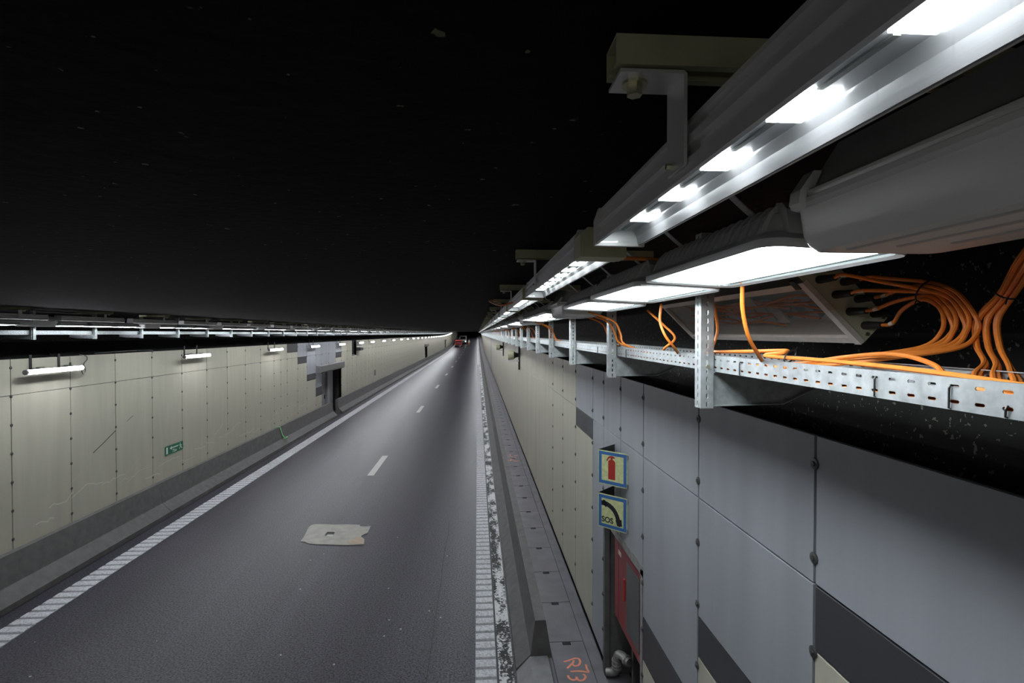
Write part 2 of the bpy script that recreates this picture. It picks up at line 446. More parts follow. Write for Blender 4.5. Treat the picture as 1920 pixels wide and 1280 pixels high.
# left side
left_cols = [(5.3, 6.52), (6.52, 7.74), (7.74, 8.96), (8.96, 10.2), (10.2, 11.41), (11.41, 12.64), (12.64, 13.87), (13.87, 15.1), (15.1, 16.3), (16.3, 17.53), (17.53, 18.72),
             (18.72, 19.94), (19.94, 20.6), (20.6, 21.28), (21.28, 22.5), (22.5, 23.68), (23.68, 24.95), (24.95, 25.9), (25.9, 27.1), (27.1, 28.4), (28.4, 29.6)]
T_, Mj, B_ = .41, .993, 3.74
special = {21.28: [(T_, .76, 'dark'), (.76, Mj, 'cream'), (Mj, B_, 'cream')],
           22.5: [(T_, Mj, 'blue'), (Mj, 1.28, 'dark'), (1.28, B_, 'cream')],
           23.68: [(T_, Mj, 'blue'), (Mj, 1.82, 'blue'), (1.82, 2.1, 'dark'), (2.1, B_, 'cream')],
           24.95: [(T_, Mj, 'blue'), (Mj, 2.52, 'blue'), (2.52, 2.93, 'dark'), (2.93, B_, 'cream')],
           25.9: [(T_, Mj, 'blue'), (Mj, 1.84, 'blue')], 27.1: [(T_, Mj, 'blue'), (Mj, 1.84, 'blue')],
           28.4: [(T_, Mj, 'blue'), (Mj, 1.28, 'dark'), (1.28, 1.84, 'cream')]}
for y0, y1 in left_cols:
    clad(wall_left, -1, y0, y1, special.get(y0, [(T_, Mj, 'cream'), (Mj, B_, 'cream')]))
lj = [c[0] for c in left_cols]
y = 29.6
far = {'cream': MB(), 'blue': MB(), 'dark': MB()}
k = 0
while y < Y_END:
    w = 1.22
    nx = [n for n in NICHES[1:] if n[0]-1.22 < y < n[1]]
    bottom = B_
    if nx:
        n = nx[0]
        if y < n[0]: w = n[0]-y
        elif y < n[1]: w = (n[1]-n[0])/3; bottom = 1.84
    pc = [(T_, Mj, 'cream'), (Mj, bottom, 'cream')]
    if 31.5 < y < 33.0: pc = [(1.32, B_, 'cream')]
    clad(wall_left, -1, y, y+w, pc, None if y < 100 else far)
    if w > .1 and y < 60: lj.append(y)
    y += max(w, .02); k += 1
for m_, mb in far.items():
    if mb.v: mb.build('distant_panels', m_, wall_left, kind='stuff')
# round fixings on the joints
def disc_mesh(sgn):
    mb = MB(); loops = []
    for d, r in ((0, .026), (.006, .026), (.008, .022), (.008, .012), (.015, .011), (.016, .004)):
        loops.append([(-sgn*d, r*math.cos(2*math.pi*i/12), r*math.sin(2*math.pi*i/12)) for i in range(12)])
    mb.loft(loops); return mb
def fixings(parent, sgn, x, joints, zs, limit):
    proto = disc_mesh(sgn).build('fixing_disc', 'disc', None, smooth=True)
    first = True; far = MB()
    for y in joints:
        for z in zs(y):
            if y < limit:
                o = proto if first else proto.copy()
                if not first: C.objects.link(o)
                first = False; o.parent = parent; o.location = (x, y, z)
            else: far.box(min(x, x-sgn*.012), max(x, x-sgn*.012), y-.022, y+.022, z-.022, z+.022)
    if far.v: far.build('distant_fixings', 'disc', parent, kind='stuff')
def zr(y):
    zz = [D(.57 + .415*i) for i in range(8)]
    return [z for z in zz if not (NY0+.01 < y < NY1-.01 and z < NTOP)]
fixings(wall_right, 1, XW, [y for y in rj if 1.2 < y < 11], zr, 16)
def zl(y):
    zz = [D(.55 + .46*i) for i in range(8)]
    zz = [z for z in zz if not (31 < y < 33.5 and z > D(1.4))]
    return [z for z in zz if not any(a+.05 < y < b-.05 and z < D(1.84) for a, b in NICHES)]
fixings(wall_left, -1, XL, [y for y in lj if y > 6.6], zl, 31)
# scrapes of passing vehicles along the cream cladding
sc = MB(); sd = MB()
rs = random.Random(3)
def ribbon(mb, pts, w):
    for (a, b) in zip(pts, pts[1:]):
        ya, za = a; yb, zb = b; L_ = math.hypot(yb-ya, zb-za) or 1; ny, nz = -(zb-za)/L_*w/2, (yb-ya)/L_*w/2
        mb.add([(XL+.0012, ya+ny, za+nz), (XL+.0012, yb+ny, zb+nz), (XL+.0012, yb-ny, zb-nz), (XL+.0012, ya-ny, za-nz)], [(0,1,2,3)])
yy = 9.4
while yy < 24.5:
    z = 1.05 + .12*math.sin(yy*1.3) + rs.uniform(-.1, .14) + .04*(yy-9)/5; pts = [(yy, z)]
    for i in range(rs.randint(3, 6)):
        pts.append((pts[-1][0]+rs.uniform(.05, .2), pts[-1][1]+rs.uniform(-.06, .065)))
    ribbon(sc, pts, rs.uniform(.010, .024)); yy = pts[-1][0]-rs.uniform(-.05, .3)
for i in range(9):
    y0 = rs.uniform(9, 18); z0 = rs.uniform(.85, 1.3); ribbon(sc, [(y0+.1*t, z0+.07*t+.02*math.sin(t)) for t in range(rs.randint(4, 8))], .004)
ribbon(sd, [(10.75, 1.88), (11.05, 2.02), (11.4, 2.2)], .02); ribbon(sd, [(11.75, 2.33), (11.95, 2.42)], .012)
sc.build('scuff_marks', 'scrape', wall_left, kind='stuff'); sd.build('scuff_marks', 'scrape_dark', wall_left, kind='stuff')

# ---- road markings, children of the floor
def edge_line(x0, x1, name):
    line = MB().prism([(x0, .002), (x1, .002), (x1, .006), (x0, .006)], stations(2, 5.2+66), True).build(name, 'paint_dark', floor)  # base strip in a darker tone, shows in the gaps between ribs
    MB().prism([(x0, .002), (x1, .002), (x1, .012), (x0, .012)], stations(71.2, 215), True).build('distant_line', 'paint', line)
    rib = MB()
    rib.extr([(0, .006), (.15, .006), (.145, .0125), (.09, .015), (.012, .015), (.004, .0125)], 'x', x0+.004, x1-.004)
    proto = rib.build('rib', 'paint', line)
    far = MB()
    for k in range(0, 330):
        yk = 5.2 + k*.2
        if k < 70:
            o = proto if k == 0 else proto.copy()
            if k: C.objects.link(o)
            o.parent = line; o.location = (0, yk, 0)
        else: far.box(x0+.004, x1-.004, yk, yk+.13, .006, .015)
    far.build('distant_ribs', 'paint', line, kind='stuff')
edge_line(-.03, .237, 'edge_line'); edge_line(-6.74, -6.36, 'edge_line')
dash_proto = None
for k in range(12):
    y0 = 15.8 + 12.5*k
    if g(y0+2.5):
        MB().prism([(-3.25, .003), (-3.06, .003), (-3.06, .008), (-3.25, .008)], [y0, y0+2.55], True).build('lane_dash', 'dash', floor)
    else:
        if dash_proto is None:
            dash_proto = MB().box(-3.25, -3.06, 0, 2.55, .003, .008).build('lane_dash', 'dash', floor); dash_proto.location.y = y0
        else:
            o = dash_proto.copy(); C.objects.link(o); o.location.y = y0
MB().prism([(.262, .002), (.45, .002), (.45, .009), (.262, .009)], stations(2, 150), True).build('gutter_strip', 'gutter', floor)
# tar seams on the asphalt
def seam(pts, w, name='tar_seam'):
    mb = MB()
    for a, b in zip(pts, pts[1:]):
        mb.add([(a[0]-w/2, a[1], .0025), (a[0]+w/2, a[1], .0025), (b[0]+w/2, b[1], .0025), (b[0]-w/2, b[1], .0025)], [(0,1,2,3)])
    mb.build(name, 'rubber', floor)
rs = random.Random(11)
seam([(-.62+rs.uniform(-.015, .015), 5+.45*i) for i in range(16)], .009)
seam([(.249, 3), (.249, 60)], .018, 'gutter_joint'); seam([(-7.04, 3), (-7.04, 140)], .05, 'gutter_joint')

# ---- concrete barriers
BP = [(0, 0), (0, .08), (.178, .25), (.236, .67), (.366, .67), (.437, .25), (.437, 0)]
def barrier(xs, sgn, y0, y1, label, group, prof=BP, mat='barrier'):
    p = [(sgn*a, z) for a, z in prof]
    o = MB().prism([(xs+a, z) for a, z in p], stations(y0+.006, y1-.006), True).build('concrete_barrier', mat, origin=(xs, y0, 0))
    tag(o, label, 'barrier', group); return o
LBP = [(0, 0), (0, .08), (.2, .27), (.26, .73), (.365, .73), (.365, 0)]
segs = [(4.0, 12.7, 'grey concrete barrier under the first wall tube, ending just before the exit sign'),
        (12.7, 20.2, 'grey concrete barrier below the green exit sign, between two joints'),
        (20.2, 27.3, 'grey concrete barrier from the green strap up to the emergency niche gap'),
        (28.3, 35.6, 'grey concrete barrier starting just past the emergency niche gap')]
for a, b, lab in segs: barrier(-7.08, -1, a, b, lab, 'barrier units along the exit-sign wall', LBP)
y = 35.6; k = 1
while y < 228:
    barrier(-7.08, -1, y, y+7.4, 'concrete barrier unit along the cream wall, %s past the emergency niche gap' % ORD[k] if k < 9 else 'tiny far barrier unit along the cream wall, beyond the ninth past the emergency niche', 'barrier units along the exit-sign wall', LBP); y += 7.4; k += 1
barrier(.472, 1, 6.42, 13.9, 'grey concrete barrier beside the walkway whose cut end face shows, by the SOS signs', 'barrier units along the walkway')
y = 13.9; k = 1
while y < 228:
    barrier(.472, 1, y, y+7.4, 'concrete barrier unit along the slab walkway, %s counted from the cut end' % ORD[k] if k < 6 else 'tiny far barrier unit along the slab walkway, beyond the sixth', 'barrier units along the walkway'); y += 7.4; k += 1
low = MB().prism([(.472, 0), (.472, .06), (.64, .235), (.86, .24), (.885, .2), (.885, 0)], [2.5, 6.41]).build('barrier_ramp', 'kerb', origin=(.472, 2.5, 0))
tag(low, 'low pale concrete kerb block in front of the cut barrier end', 'kerb')

# ---- walkway of cover slabs
walk = struct(MB().prism([(.86, 0), (1.78, 0), (1.78, .2), (.86, .2)], stations(6.43, Y_END), True).build('walkway', 'slab'))
MB().box(.86, 1.78, 2.0, 6.43, 0, .2).build('walkway_base', 'slab', walk)
slab_proto = None
def slab_mb(y0):
    mb = MB(); x0, x1 = .915, 1.352; hx0, hx1, hy = 1.08, 1.185, .07; z0, z1 = .2, .242
    ya, yb = y0+.006, y0+.994
    # plate with a lifting notch cut into the far edge
    mb.extr([(x0, ya), (x1, ya), (x1, yb), (hx1, yb), (hx1, yb-hy), (hx0, yb-hy), (hx0, yb), (x0, yb)], 'z', z0, z1); return mb
for k in range(58):
    y0 = 2.68 + k
    if slab_proto is None: slab_proto = slab_mb(0).build('slab', 'slab', walk); slab_proto.location.y = y0; o = slab_proto
    else: o = slab_proto.copy(); C.objects.link(o); o.location.y = y0
    MB().box(1.085, 1.18, y0+.93, y0+.998, .201, .206).build('lifting_hole', 'black_metal', walk)
MB().prism([(.915, .2), (1.352, .2), (1.352, .242), (.915, .242)], stations(60.7, Y_END), True).build('distant_slabs', 'slab', walk, kind='stuff')
MB().prism([(1.36, .2), (1.47, .2), (1.47, .245), (1.36, .238)], stations(2.2, 120), True).build('edge_strip', 'slab', walk)
# sprayed survey marks
def walk_pt(px, py):          # measured on the slab plane
    zc = 992*3.957/(py-625); x_ = (px-960)/992*zc; c, s_ = math.cos(R(3.75)), math.sin(R(3.75)); return Vector((x_*c+zc*s_, -x_*s_+zc*c, 0))
def stroke(parent, pts, w, z, mat, name='stroke'):
    pts = [Vector(p) for p in pts]; mb = MB(); L_, R_ = [], []
    for i, p in enumerate(pts):
        d = (pts[min(i+1, len(pts)-1)]-pts[max(i-1, 0)]).normalized(); n = Vector((-d.y, d.x, 0))*w/2
        L_.append((p+n).to_tuple()); R_.append((p-n).to_tuple())
    k = len(pts); vs = [(a[0], a[1], z) for a in L_]+[(a[0], a[1], z) for a in R_]+[(a[0], a[1], z-.0012) for a in L_]+[(a[0], a[1], z-.0012) for a in R_]
    fs = []
    for i in range(k-1): fs += [(i, i+1, k+i+1, k+i), (i, 2*k+i, 2*k+i+1, i+1), (k+i, k+i+1, 3*k+i+1, 3*k+i)]
    mb.add(vs, fs); return mb.build(name, mat, parent)
mk = thing('survey_mark', 'salmon spray-painted survey mark R73 on the walkway slab', 'marking', (1.12, 6.1, .243))
for q, st_ in enumerate(([(1138, 1062), (1200, 1045), (1265, 1022), (1318, 1024), (1338, 1062), (1318, 1102), (1275, 1112), (1245, 1090), (1262, 1045)], [(1240, 1085), (1180, 1142)],
             [(1222, 1182), (1300, 1176), (1370, 1180), (1442, 1190)], [(1405, 1092), (1418, 1140), (1442, 1192)],
             [(1190, 1228), (1205, 1262), (1250, 1285), (1290, 1275), (1296, 1245)], [(1296, 1262), (1330, 1292), (1385, 1280), (1402, 1240), (1372, 1212)])):
    stroke(mk, spline([walk_pt(880+a*.15625, 1080+b*.15625) for a, b in st_], 5), .026, .2436+.0002*q, 'spray', 'letter_stroke')
def blot(x0, x1, y0, y1, seed, label, mat):
    r = random.Random(seed); t = thing('survey_mark', label, 'marking', ((x0+x1)/2, (y0+y1)/2, .242))
    for i in range(9):
        xa = r.uniform(x0, x1); ya = r.uniform(y0, y1); a = r.uniform(0, 3.1); l = r.uniform(.06, .16)
        stroke(t, [(xa, ya, 0), (xa+math.cos(a)*l*.5, ya+math.sin(a)*l*.55, 0), (xa+math.cos(a+.3)*l, ya+math.sin(a+.3)*l, 0)], .04, .2436+.0002*i, mat)
blot(1.0, 1.25, 16.2, 17.1, 5, 'small salmon sprayed scribble on the walkway slabs further along', 'spray')
blot(.98, 1.3, 33, 37, 8, 'faded red sprayed scribble far along the walkway', 'spray_red')

# ---- emergency-exit niches on the cream side: lintel, recess panels
def lintel(y0, n):
    z = g(y0+2)
    t = thing('emergency_niche', ['concrete lintel over an emergency door niche among the grey-blue panels', 'dark emergency door niche part-way down the cream wall', 'farthest emergency door niche, tiny at the end of the cream wall'][n], 'niche', (-7.2, y0, z), 'emergency niches')
    o = MB(); o.extr([(XL+.004, D(1.86)), (-7.26, D(1.86)), (-7.2, D(1.80)), (-7.2, D(1.52)), (XL+.004, D(1.50))], 'y', y0, y0+4.3)
    o.v = [(a, b, c+z) for a, b, c in o.v]; o.build('lintel', 'grille', t)
    def p(x0, x1, a, b, z0, z1, m, nm):
        MB().box(x0, x1, y0+a, y0+b, z0+z, z1+z).build(nm, m, t)
    p(-8.19, -7.6, .91, .99, .02, D(1.87), 'grille', 'jamb')
    p(-7.80, -7.74, 1.0, 2.45, .02, D(1.95), 'kerb', 'door_leaf')
    p(-7.74, -7.62, 2.5, 2.85, .02, D(1.88), 'kerb', 'column')
    p(-7.92, -7.87, 2.9, 4.4, .02, D(1.9), 'kerb', 'door_leaf')
    p(-7.74, -7.70, 2.3, 2.36, .9, 1.1, 'black_metal', 'door_handle')
lintel(25.0, 0); lintel(75.1, 1); lintel(121.6, 2)
MB().box(-8.1, -7.47, 31.55, 32.95, D(1.3), D(1.27)).build('recess_sill', 'grille', wall_left)

# ================================================================== RIGHT OVERHEAD: tray, posts, lamps
XT = .83
Z0T, Z1T = D(.132), D(.0787)
def make_tray(name, label, x_front, x_back, zb, zt, y_start, count, step, sgn):
    t = thing(name, label, 'cable tray', (x_front, y_start, zb))
    nu = int(round(step/.0464)); pu = step/nu
    h = zt-zb
    mb = MB(); slotted(mb, 'x', 0, nu, pu, [(0, h*.5), (h*.5, h)], .0185, .006, .0016, 0)
    mb.box(0, sgn*.010, 0, step, h, h+.0016); mb.box(-.0005, .0021, 0, step, -.0016, 0)
    front = mb.build('side_rail', 'galv', None); front.parent = t
    mb = MB(); slotted(mb, 'x', 0, nu, pu, [(0, h*.5), (h*.5, h)], .0185, .006, .0016, 0)
    mb.box(-sgn*.010, .0016, 0, step, h, h+.0016)
    back = mb.build('side_rail', 'galv', None); back.parent = t; back.location = (x_back-x_front, 0, 0)
    pan = MB().box(min(0, x_back-x_front), max(0, x_back-x_front), 0, step, -.0016, 0).build('tray_pan', 'galv', None); pan.parent = t
    for k in range(1, count):
        dz = g(y_start+k*step)
        for src, x in ((front, 0), (back, x_back-x_front), (pan, 0)):
            o = src.copy(); C.objects.link(o); o.parent = t; o.location = (x, k*step, dz)
    return t
PY0, PSTEP = 1.80, 1.3
make_tray('cable_tray', 'galvanised perforated cable tray carrying orange cables above the grey-blue panels', XT, 1.086, Z0T, Z1T, PY0-2*PSTEP+.02, 84, PSTEP, 1)

def make_support(name, x0, x1, yd, zbot, ztop, arm_to, arm_top, arm_bot, sgn):
    """slotted channel post with a tapered cantilever arm, local origin at post's near corner, z = 0 at the arm top"""
    t = thing(name, 'post', 'tray support')
    w = abs(x1-x0); mb = MB()
    n = int((ztop-zbot)/.028); st = (ztop-zbot)/n
    rows = [(zbot+i*st, zbot+(i+1)*st) for i in range(n)]
    xa, xb = min(x0, x1), max(x0, x1)
    slotted(mb, 'y', xa, 1, w, rows, .008, .019, .002, 0)                        # face across the tunnel
    slotted(mb, 'x', 0, 1, yd, rows, .008, .019, .002, xa if sgn > 0 else xb-.002)   # face towards the road
    if sgn > 0: mb.box(xb-.002, xb, 0, yd, zbot, ztop)
    else: mb.box(xa, xa+.002, 0, yd, zbot, ztop)
    mb.build('post', 'galv', t)
    ar = MB(); s = xb if sgn > 0 else xa; e = arm_to
    poly = [(s, arm_top), (e, arm_top), (e, arm_top-.045), (s+(e-s)*.62, arm_bot+.004), (s, arm_bot)]
    ar.extr(poly, 'y', yd*.4, yd*.4+.003)
    ar.extr([(s, arm_bot), (s+(e-s)*.62, arm_bot+.004), (s+(e-s)*.62, arm_bot+.007), (s, arm_bot+.003)], 'y', yd*.4-.022, yd*.4+.003)
    ar.extr([(s, arm_top), (e, arm_top), (e, arm_top-.003), (s, arm_top-.003)], 'y', yd*.4-.022, yd*.4+.003)
    ar.extr([(s+(e-s)*.62, arm_bot+.004), (e, arm_top-.045), (e, arm_top-.042), (s+(e-s)*.62, arm_bot+.007)], 'y', yd*.4-.022, yd*.4+.003)
    ar.build('arm', 'galv', t)
    b = MB().cyl((xa+w/2, -.008, arm_top+.02), (xa+w/2, 0, arm_top+.02), .007, 6); b.build('bolt', 'zinc', t)
    return t
sup = make_support('tray_support', .779, .826, .05, D(.262), CEIL-.001, 1.234, Z0T-.003, D(.255), 1)
tag(sup, 'slotted galvanised post with cantilever arm under the clear-lidded box, nearest of its row', 'tray support', 'tray supports on the SOS-sign side')
sup.location = (0, PY0, 0)
for k in range(1, 78):
    o = copy_tree(sup, (0, PY0+k*PSTEP, g(PY0+k*PSTEP)))
    o['label'] = ('slotted galvanised tray post on the SOS-sign side, %s along its row' % ORD[k]) if k < 14 else 'tiny far-off galvanised tray post on the SOS-sign side, beyond the fourteenth'

# ---- linear LED luminaires on strut channels
H1 = -.187
LX0, LX1, LLEN, LPITCH, LEND = .252, .340, 1.36, 1.6, 1.097
def make_led(sgn, nearmods, tiny=False):
    """origin: lamp's near end, road-side lower edge"""
    t = thing('linear_luminaire', 'lamp', 'luminaire')
    w = LX1-LX0; S = sgn
    def X(a): return a*S
    body = [(0, 0), (-.004, .002), (-.004, .020), (.004, .024), (.004, .034), (-.002, .038), (-.002, .048), (.010, .052), (.010, .062), (.004, .066), (.004, .072), (w-.004, .072), (w-.002, .04), (w+.006, .03), (w+.008, 0), (w+.002, -.002), (w-.002, .016), (w-.010, .030), (.010, .030), (.003, .014)]
    MB().prism([(X(a), z) for a, z in body], [0, LLEN]).build('body', 'alu', t)
    for y0 in (-.010, LLEN-.002):
        MB().prism([(X(a), z) for a, z in [(-.007, -.003), (-.007, .05), (.002, .075), (w, .075), (w+.011, .03), (w+.011, -.004)]], [y0, y0+.012]).build('end_cap', 'alu', t)
    MB().box(min(X(.010), X(w-.010)), max(X(.010), X(w-.010)), .006, LLEN-.006, .0275, .0295).build('reflector', 'alu_lit', t)
    MB().prism([(X(a), z) for a, z in [(w-.001, -.0015), (w-.005, .016), (w-.012, .0285), (w-.013, .0275), (w-.0065, .0155), (w-.0025, -.002)]], [.004, LLEN-.004]).build('dark_liner', 'liner', t)  # added liner, darkened so the flange's inner face reads less brightly lit
    n = 8; p = .157
    if nearmods:
        for k in range(n):
            yc = .118 + k*p
            m = MB().box(min(X(.036), X(.072)), max(X(.036), X(.072)), yc-.031, yc+.031, .024, .0272).build('led_module', 'led', t)
            MB().box(min(X(.044), X(.050)), max(X(.044), X(.050)), yc+.036, yc+p-.036, .0255, .0272).build('wiring_channel', 'grille', t)
    else:
        m = MB()
        m.box(min(X(.036), X(.072)), max(X(.036), X(.072)), .05, LLEN-.05, .024, .0272); m.build('led_strip', 'led_far', t)
    if tiny: return t
    MB().box(min(X(.004), X(w-.003)), max(X(.004), X(w-.003)), .004, LLEN-.004, .003, .006).build('glass_cover', 'glass', t)
    yb = .64-(LEND-LLEN)
    br = MB()
    br.extr([(X(-.085), .1225), (X(-.009), .1225), (X(-.005), .119), (X(-.005), .012), (X(-.009), .012), (X(-.009), .1185), (X(-.085), .1185)], 'y', yb-.028, yb+.028)
    hb = br.build('hanger_bracket', 'alu', t)
    bo = MB(); bo.tube([(X(-.06), yb, .1185), (X(-.06), yb, .115)], .0155, 16); bo.tube([(X(-.06), yb, .115), (X(-.06), yb, .103)], .0095, 6); bo.build('bolt', 'zinc', hb)
    s2 = MB().tube([(X(-.009), yb+.012, .022), (X(-.016), yb+.012, .022)], .004, 6); s2.build('screw', 'zinc', hb)
    return t
def make_strut(sgn, x0, x1):
    a, b = min(x0, x1), max(x0, x1)
    mb = MB(); z0, z1 = 0, .0355
    mb.extr([(0, z1), (.048, z1), (.048, z0), (.036, z0), (.036, z0+.006), (.0385, z0+.003), (.0455, z0+.003), (.0455, z1-.003), (.0025, z1-.003), (.0025, z0+.003), (.0095, z0+.003), (.012, z0+.006), (.012, z0), (0, z0)], 'x', a, b)
    return mb.build('strut_channel', 'olive')
strut = make_strut(1, .163, .75)
GS = 'linear luminaires on the SOS-sign side'
led = make_led(1, True)
led.location = (LX0, LEND-LLEN, D(H1)); tag(led, 'linear LED luminaire overhead with large bright square modules, nearest of its row', 'luminaire', GS)
strut.location = (0, .615, CEIL-.0355-.0005); tag(strut, 'olive zinc strut channel under the ceiling holding the nearest luminaire bracket', 'strut', 'ceiling struts on the SOS-sign side')
led_far = make_led(1, False, True)
for k in range(1, 14):
    o = copy_tree(led, (LX0, LEND-LLEN+k*LPITCH, D(H1)))
    o['label'] = 'linear LED luminaire, %s in the row above the SOS-sign side tray' % ORD[k]
    s = strut.copy(); C.objects.link(s); s.location.y = .615+k*LPITCH
    s['label'] = 'olive ceiling strut channel, %s in the row above the linear luminaires' % ORD[k]
led_far.location = (LX0, LEND-LLEN+14*LPITCH, D(H1)); tag(led_far, 'small distant linear luminaire past the fourteenth on the SOS-sign side', 'luminaire', GS)
for k in range(15, 128):
    yk = LEND-LLEN+k*LPITCH
    copy_tree(led_far, (LX0, yk, D(H1)+g(yk)))
    if k < 34:
        s = strut.copy(); C.objects.link(s); s.location = (0, .615+k*LPITCH, CEIL-.036+g(yk)); s['label'] = 'tiny distant ceiling strut channel past the fourteenth on the SOS-sign side'
# driver boxes in the gaps between the first luminaires
cn = tag(MB().prism([(.244, -.004), (.244, .05), (.262, .066), (.335, .066), (.356, .03), (.356, -.006)], [0, .07]).build('lamp_coupling', 'olive'), 'olive coupling box joining the first and second linear luminaires', 'coupling', 'couplings between luminaires')
cn.location = (0, LEND+.15, D(H1))
for k in range(1, 6):
    o = cn.copy(); C.objects.link(o); o.location.y = LEND+.15+k*LPITCH; o['label'] = 'olive coupling box after linear luminaire, %s of its row' % ORD[k]

# ---- floodlights
def make_flood(sgn, lit='flood', full=True, tiny=False):
    """origin: near road-side lower corner; width .25 (away from road), length .62"""
    t = thing('floodlight', 'flood', 'floodlight'); t.rotation_euler.y = R(3.0*sgn)
    W, Lf = .25, .62
    def fx(pts): return [(p[0]*sgn, p[1], p[2]) for p in pts]
    mb = MB()
    mb.loft([fx(rrect(.012, W-.012, .012, Lf-.012, .03, .004)), fx(rrect(.002, W-.002, .002, Lf-.002, .034, .0)), fx(rrect(0, W, 0, Lf, .036, .004)), fx(rrect(0, W, 0, Lf, .036, .014)), fx(rrect(.012, W-.012, .012, Lf-.012, .034, .026)),
             fx(rrect(.022, W-.02, .022, Lf-.02, .03, .030)), fx(rrect(.03, W-.03, .03, Lf-.03, .03, .060)), fx(rrect(.055, W-.055, .055, Lf-.055, .03, .078))], False, True)
    h = mb.build('housing', 'housing', t, smooth=True)
    MB().box(min(.03*sgn, (W-.036)*sgn), max(.03*sgn, (W-.036)*sgn), .032, Lf-.03, .0062, .0075).build('lit_face', lit, t)
    if tiny: return t
    MB().loft([fx(rrect(.011, W-.011, .011, Lf-.011, .03, .0045)), fx(rrect(.011, W-.011, .011, Lf-.011, .03, .0085))]).build('glass_cover', 'glass', t)
    MB().box(min((W-.034)*sgn, (W-.015)*sgn), max((W-.034)*sgn, (W-.015)*sgn), .032, Lf-.03, .0075, .0082).build('reflector_edge', 'lampglass_edge', t)
    if full:
        fin = MB()
        fin.extr([(.002, .024), (.04, .024), (.075, .074), (.07, .080), (.05, .082), (.034, .079), (.02, .066), (.008, .042)], 'y', -.004, .004)
        fin.v = [(a*sgn, b, c) for a, b, c in fin.v]
        f0 = fin.build('fin', 'housing', h, smooth=False)
        for k in range(17):
            o = f0 if k == 0 else f0.copy()
            if k: C.objects.link(o)
            o.parent = h; o.location = (.010*sgn, .05+k*.0325, 0)
        fn = MB(); fn.extr([(.008, .024), (.04, .024), (.06, .072), (.05, .080), (.034, .077), (.02, .064)], 'x', -.014, .014)
        f1 = fn.build('end_fin', 'housing', h)
        for k in range(4):
            o = f1 if k == 0 else f1.copy()
            if k: C.objects.link(o)
            o.parent = h; o.location = ((.055+k*.047)*sgn, 0, 0)
    for yk in (.14, .48):
        hg = MB(); path = [(.06*sgn, .076), (.04*sgn, .09), (.012*sgn, .112), (.0, .118), (-.022*sgn, .119)]
        for a, b in zip(path, path[1:]):
            hg.add([(a[0], yk, a[1]), (a[0], yk+.018, a[1]), (b[0], yk+.018, b[1]), (b[0], yk, b[1]), (a[0], yk, a[1]+.003), (a[0], yk+.018, a[1]+.003), (b[0], yk+.018, b[1]+.003), (b[0], yk, b[1]+.003)],
                   [(0,1,2,3),(7,6,5,4),(0,3,7,4),(1,5,6,2),(0,4,5,1),(3,2,6,7)])
        hg.build('hanger_strap', 'alu', t)
    return t
FX = .447
flood = make_flood(1)
flood.location = (FX, .795, D(-.137)); tag(flood, 'large finned floodlight with glowing white face beside the grey enclosure, nearest of its row', 'floodlight', 'floodlights on the SOS-sign side')
spots = [(FX-.012, 1.43, .131, 'second'), (FX-.012, 2.08, .124, 'third')]
for x, y, h, n in spots:
    o = copy_tree(flood, (x, y, D(-h))); o['label'] = 'grey finned floodlight with white lit face, %s in the row under the linear luminaires' % n
GP = 2.6
flood_far = make_flood(1, 'flood', False, True)
used = False; cnt = 3
for gk in range(1, 74):
    for j in range(3):
        y = .80 + gk*GP + j*.65
        if gk < 4: o = copy_tree(flood, (FX-.01, y, D(-.128)))
        elif not used: o = flood_far; used = True; o.location = (FX-.01, y, D(-.128)); tag(o, '', 'floodlight', 'floodlights on the SOS-sign side')
        else: o = copy_tree(flood_far, (FX-.01, y, D(-.128)+g(y)))
        o['label'] = 'finned floodlight on the SOS-sign side, %s of its row' % ORD[cnt] if cnt < 9 else 'tiny distant lit floodlight on the SOS-sign side, beyond the ninth'
        cnt += 1
# ---- grey control enclosures between the flood groups
def make_enclosure(sgn, y0, y1, label, group, loc):
    """origin at far road-side bottom corner; x away from the road, y towards camera negative"""
    t = thing('lamp_enclosure', label, 'enclosure', (0, 0, 0), group)
    Lb = y1-y0; W = .235
    def fx(pts): return [(p[0]*sgn, p[1], p[2]) for p in pts]
    mb = MB()
    mb.loft([fx(rrect(.016, W-.03, .02, Lb-.012, .02, .0)), fx(rrect(.006, W-.012, .008, Lb-.004, .022, .010)), fx(rrect(.0, W, .0, Lb, .022, .024)), fx(rrect(-.004, W+.004, -.004, Lb+.004, .022, .064))], True, True)
    mb.build('body', 'enclosure', t, smooth=True)
    mb = MB(); mb.loft([fx(rrect(-.006, W+.006, -.006, Lb+.006, .024, .062)), fx(rrect(-.014, W+.014, -.014, Lb+.014, .026, .066)), fx(rrect(-.014, W+.014, -.014, Lb+.014, .026, .073)), fx(rrect(-.010, W+.010, -.010, Lb+.010, .026, .075)), fx(rrect(-.012, W+.012, -.012, Lb+.012, .026, .083)), fx(rrect(-.006, W+.006, -.006, Lb+.006, .024, .087))])
    mb.build('rim', 'enclosure', t, smooth=True)
    mb = MB(); mb.loft([fx(rrect(.002, W-.002, .002, Lb-.002, .022, .087)), fx(rrect(.03, W-.03, .03, Lb-.03, .022, .15))]); mb.build('lid', 'housing', t, smooth=True)
    for yk in (Lb-.03, .05):
        c = MB(); c.extr([(-.014, .058), (-.024, .066), (-.022, .084), (-.002, .112), (.010, .112), (.0, .09), (-.012, .082)], 'y', yk-.012, yk+.012)
        c.v = [(a*sgn, b, z) for a, b, z in c.v]; c.build('latch', 'enclosure', t)
    for q in range(3):       # embossed ribs of the underside
        rb = MB(); rb.box(.04+.05*q, .046+.05*q, .05, Lb-.05-.03*q, -.002, .001); rb.v = [(a*sgn, b, z) for a, b, z in rb.v]; rb.build('rib', 'housing', t)
    t.location = loc; return t
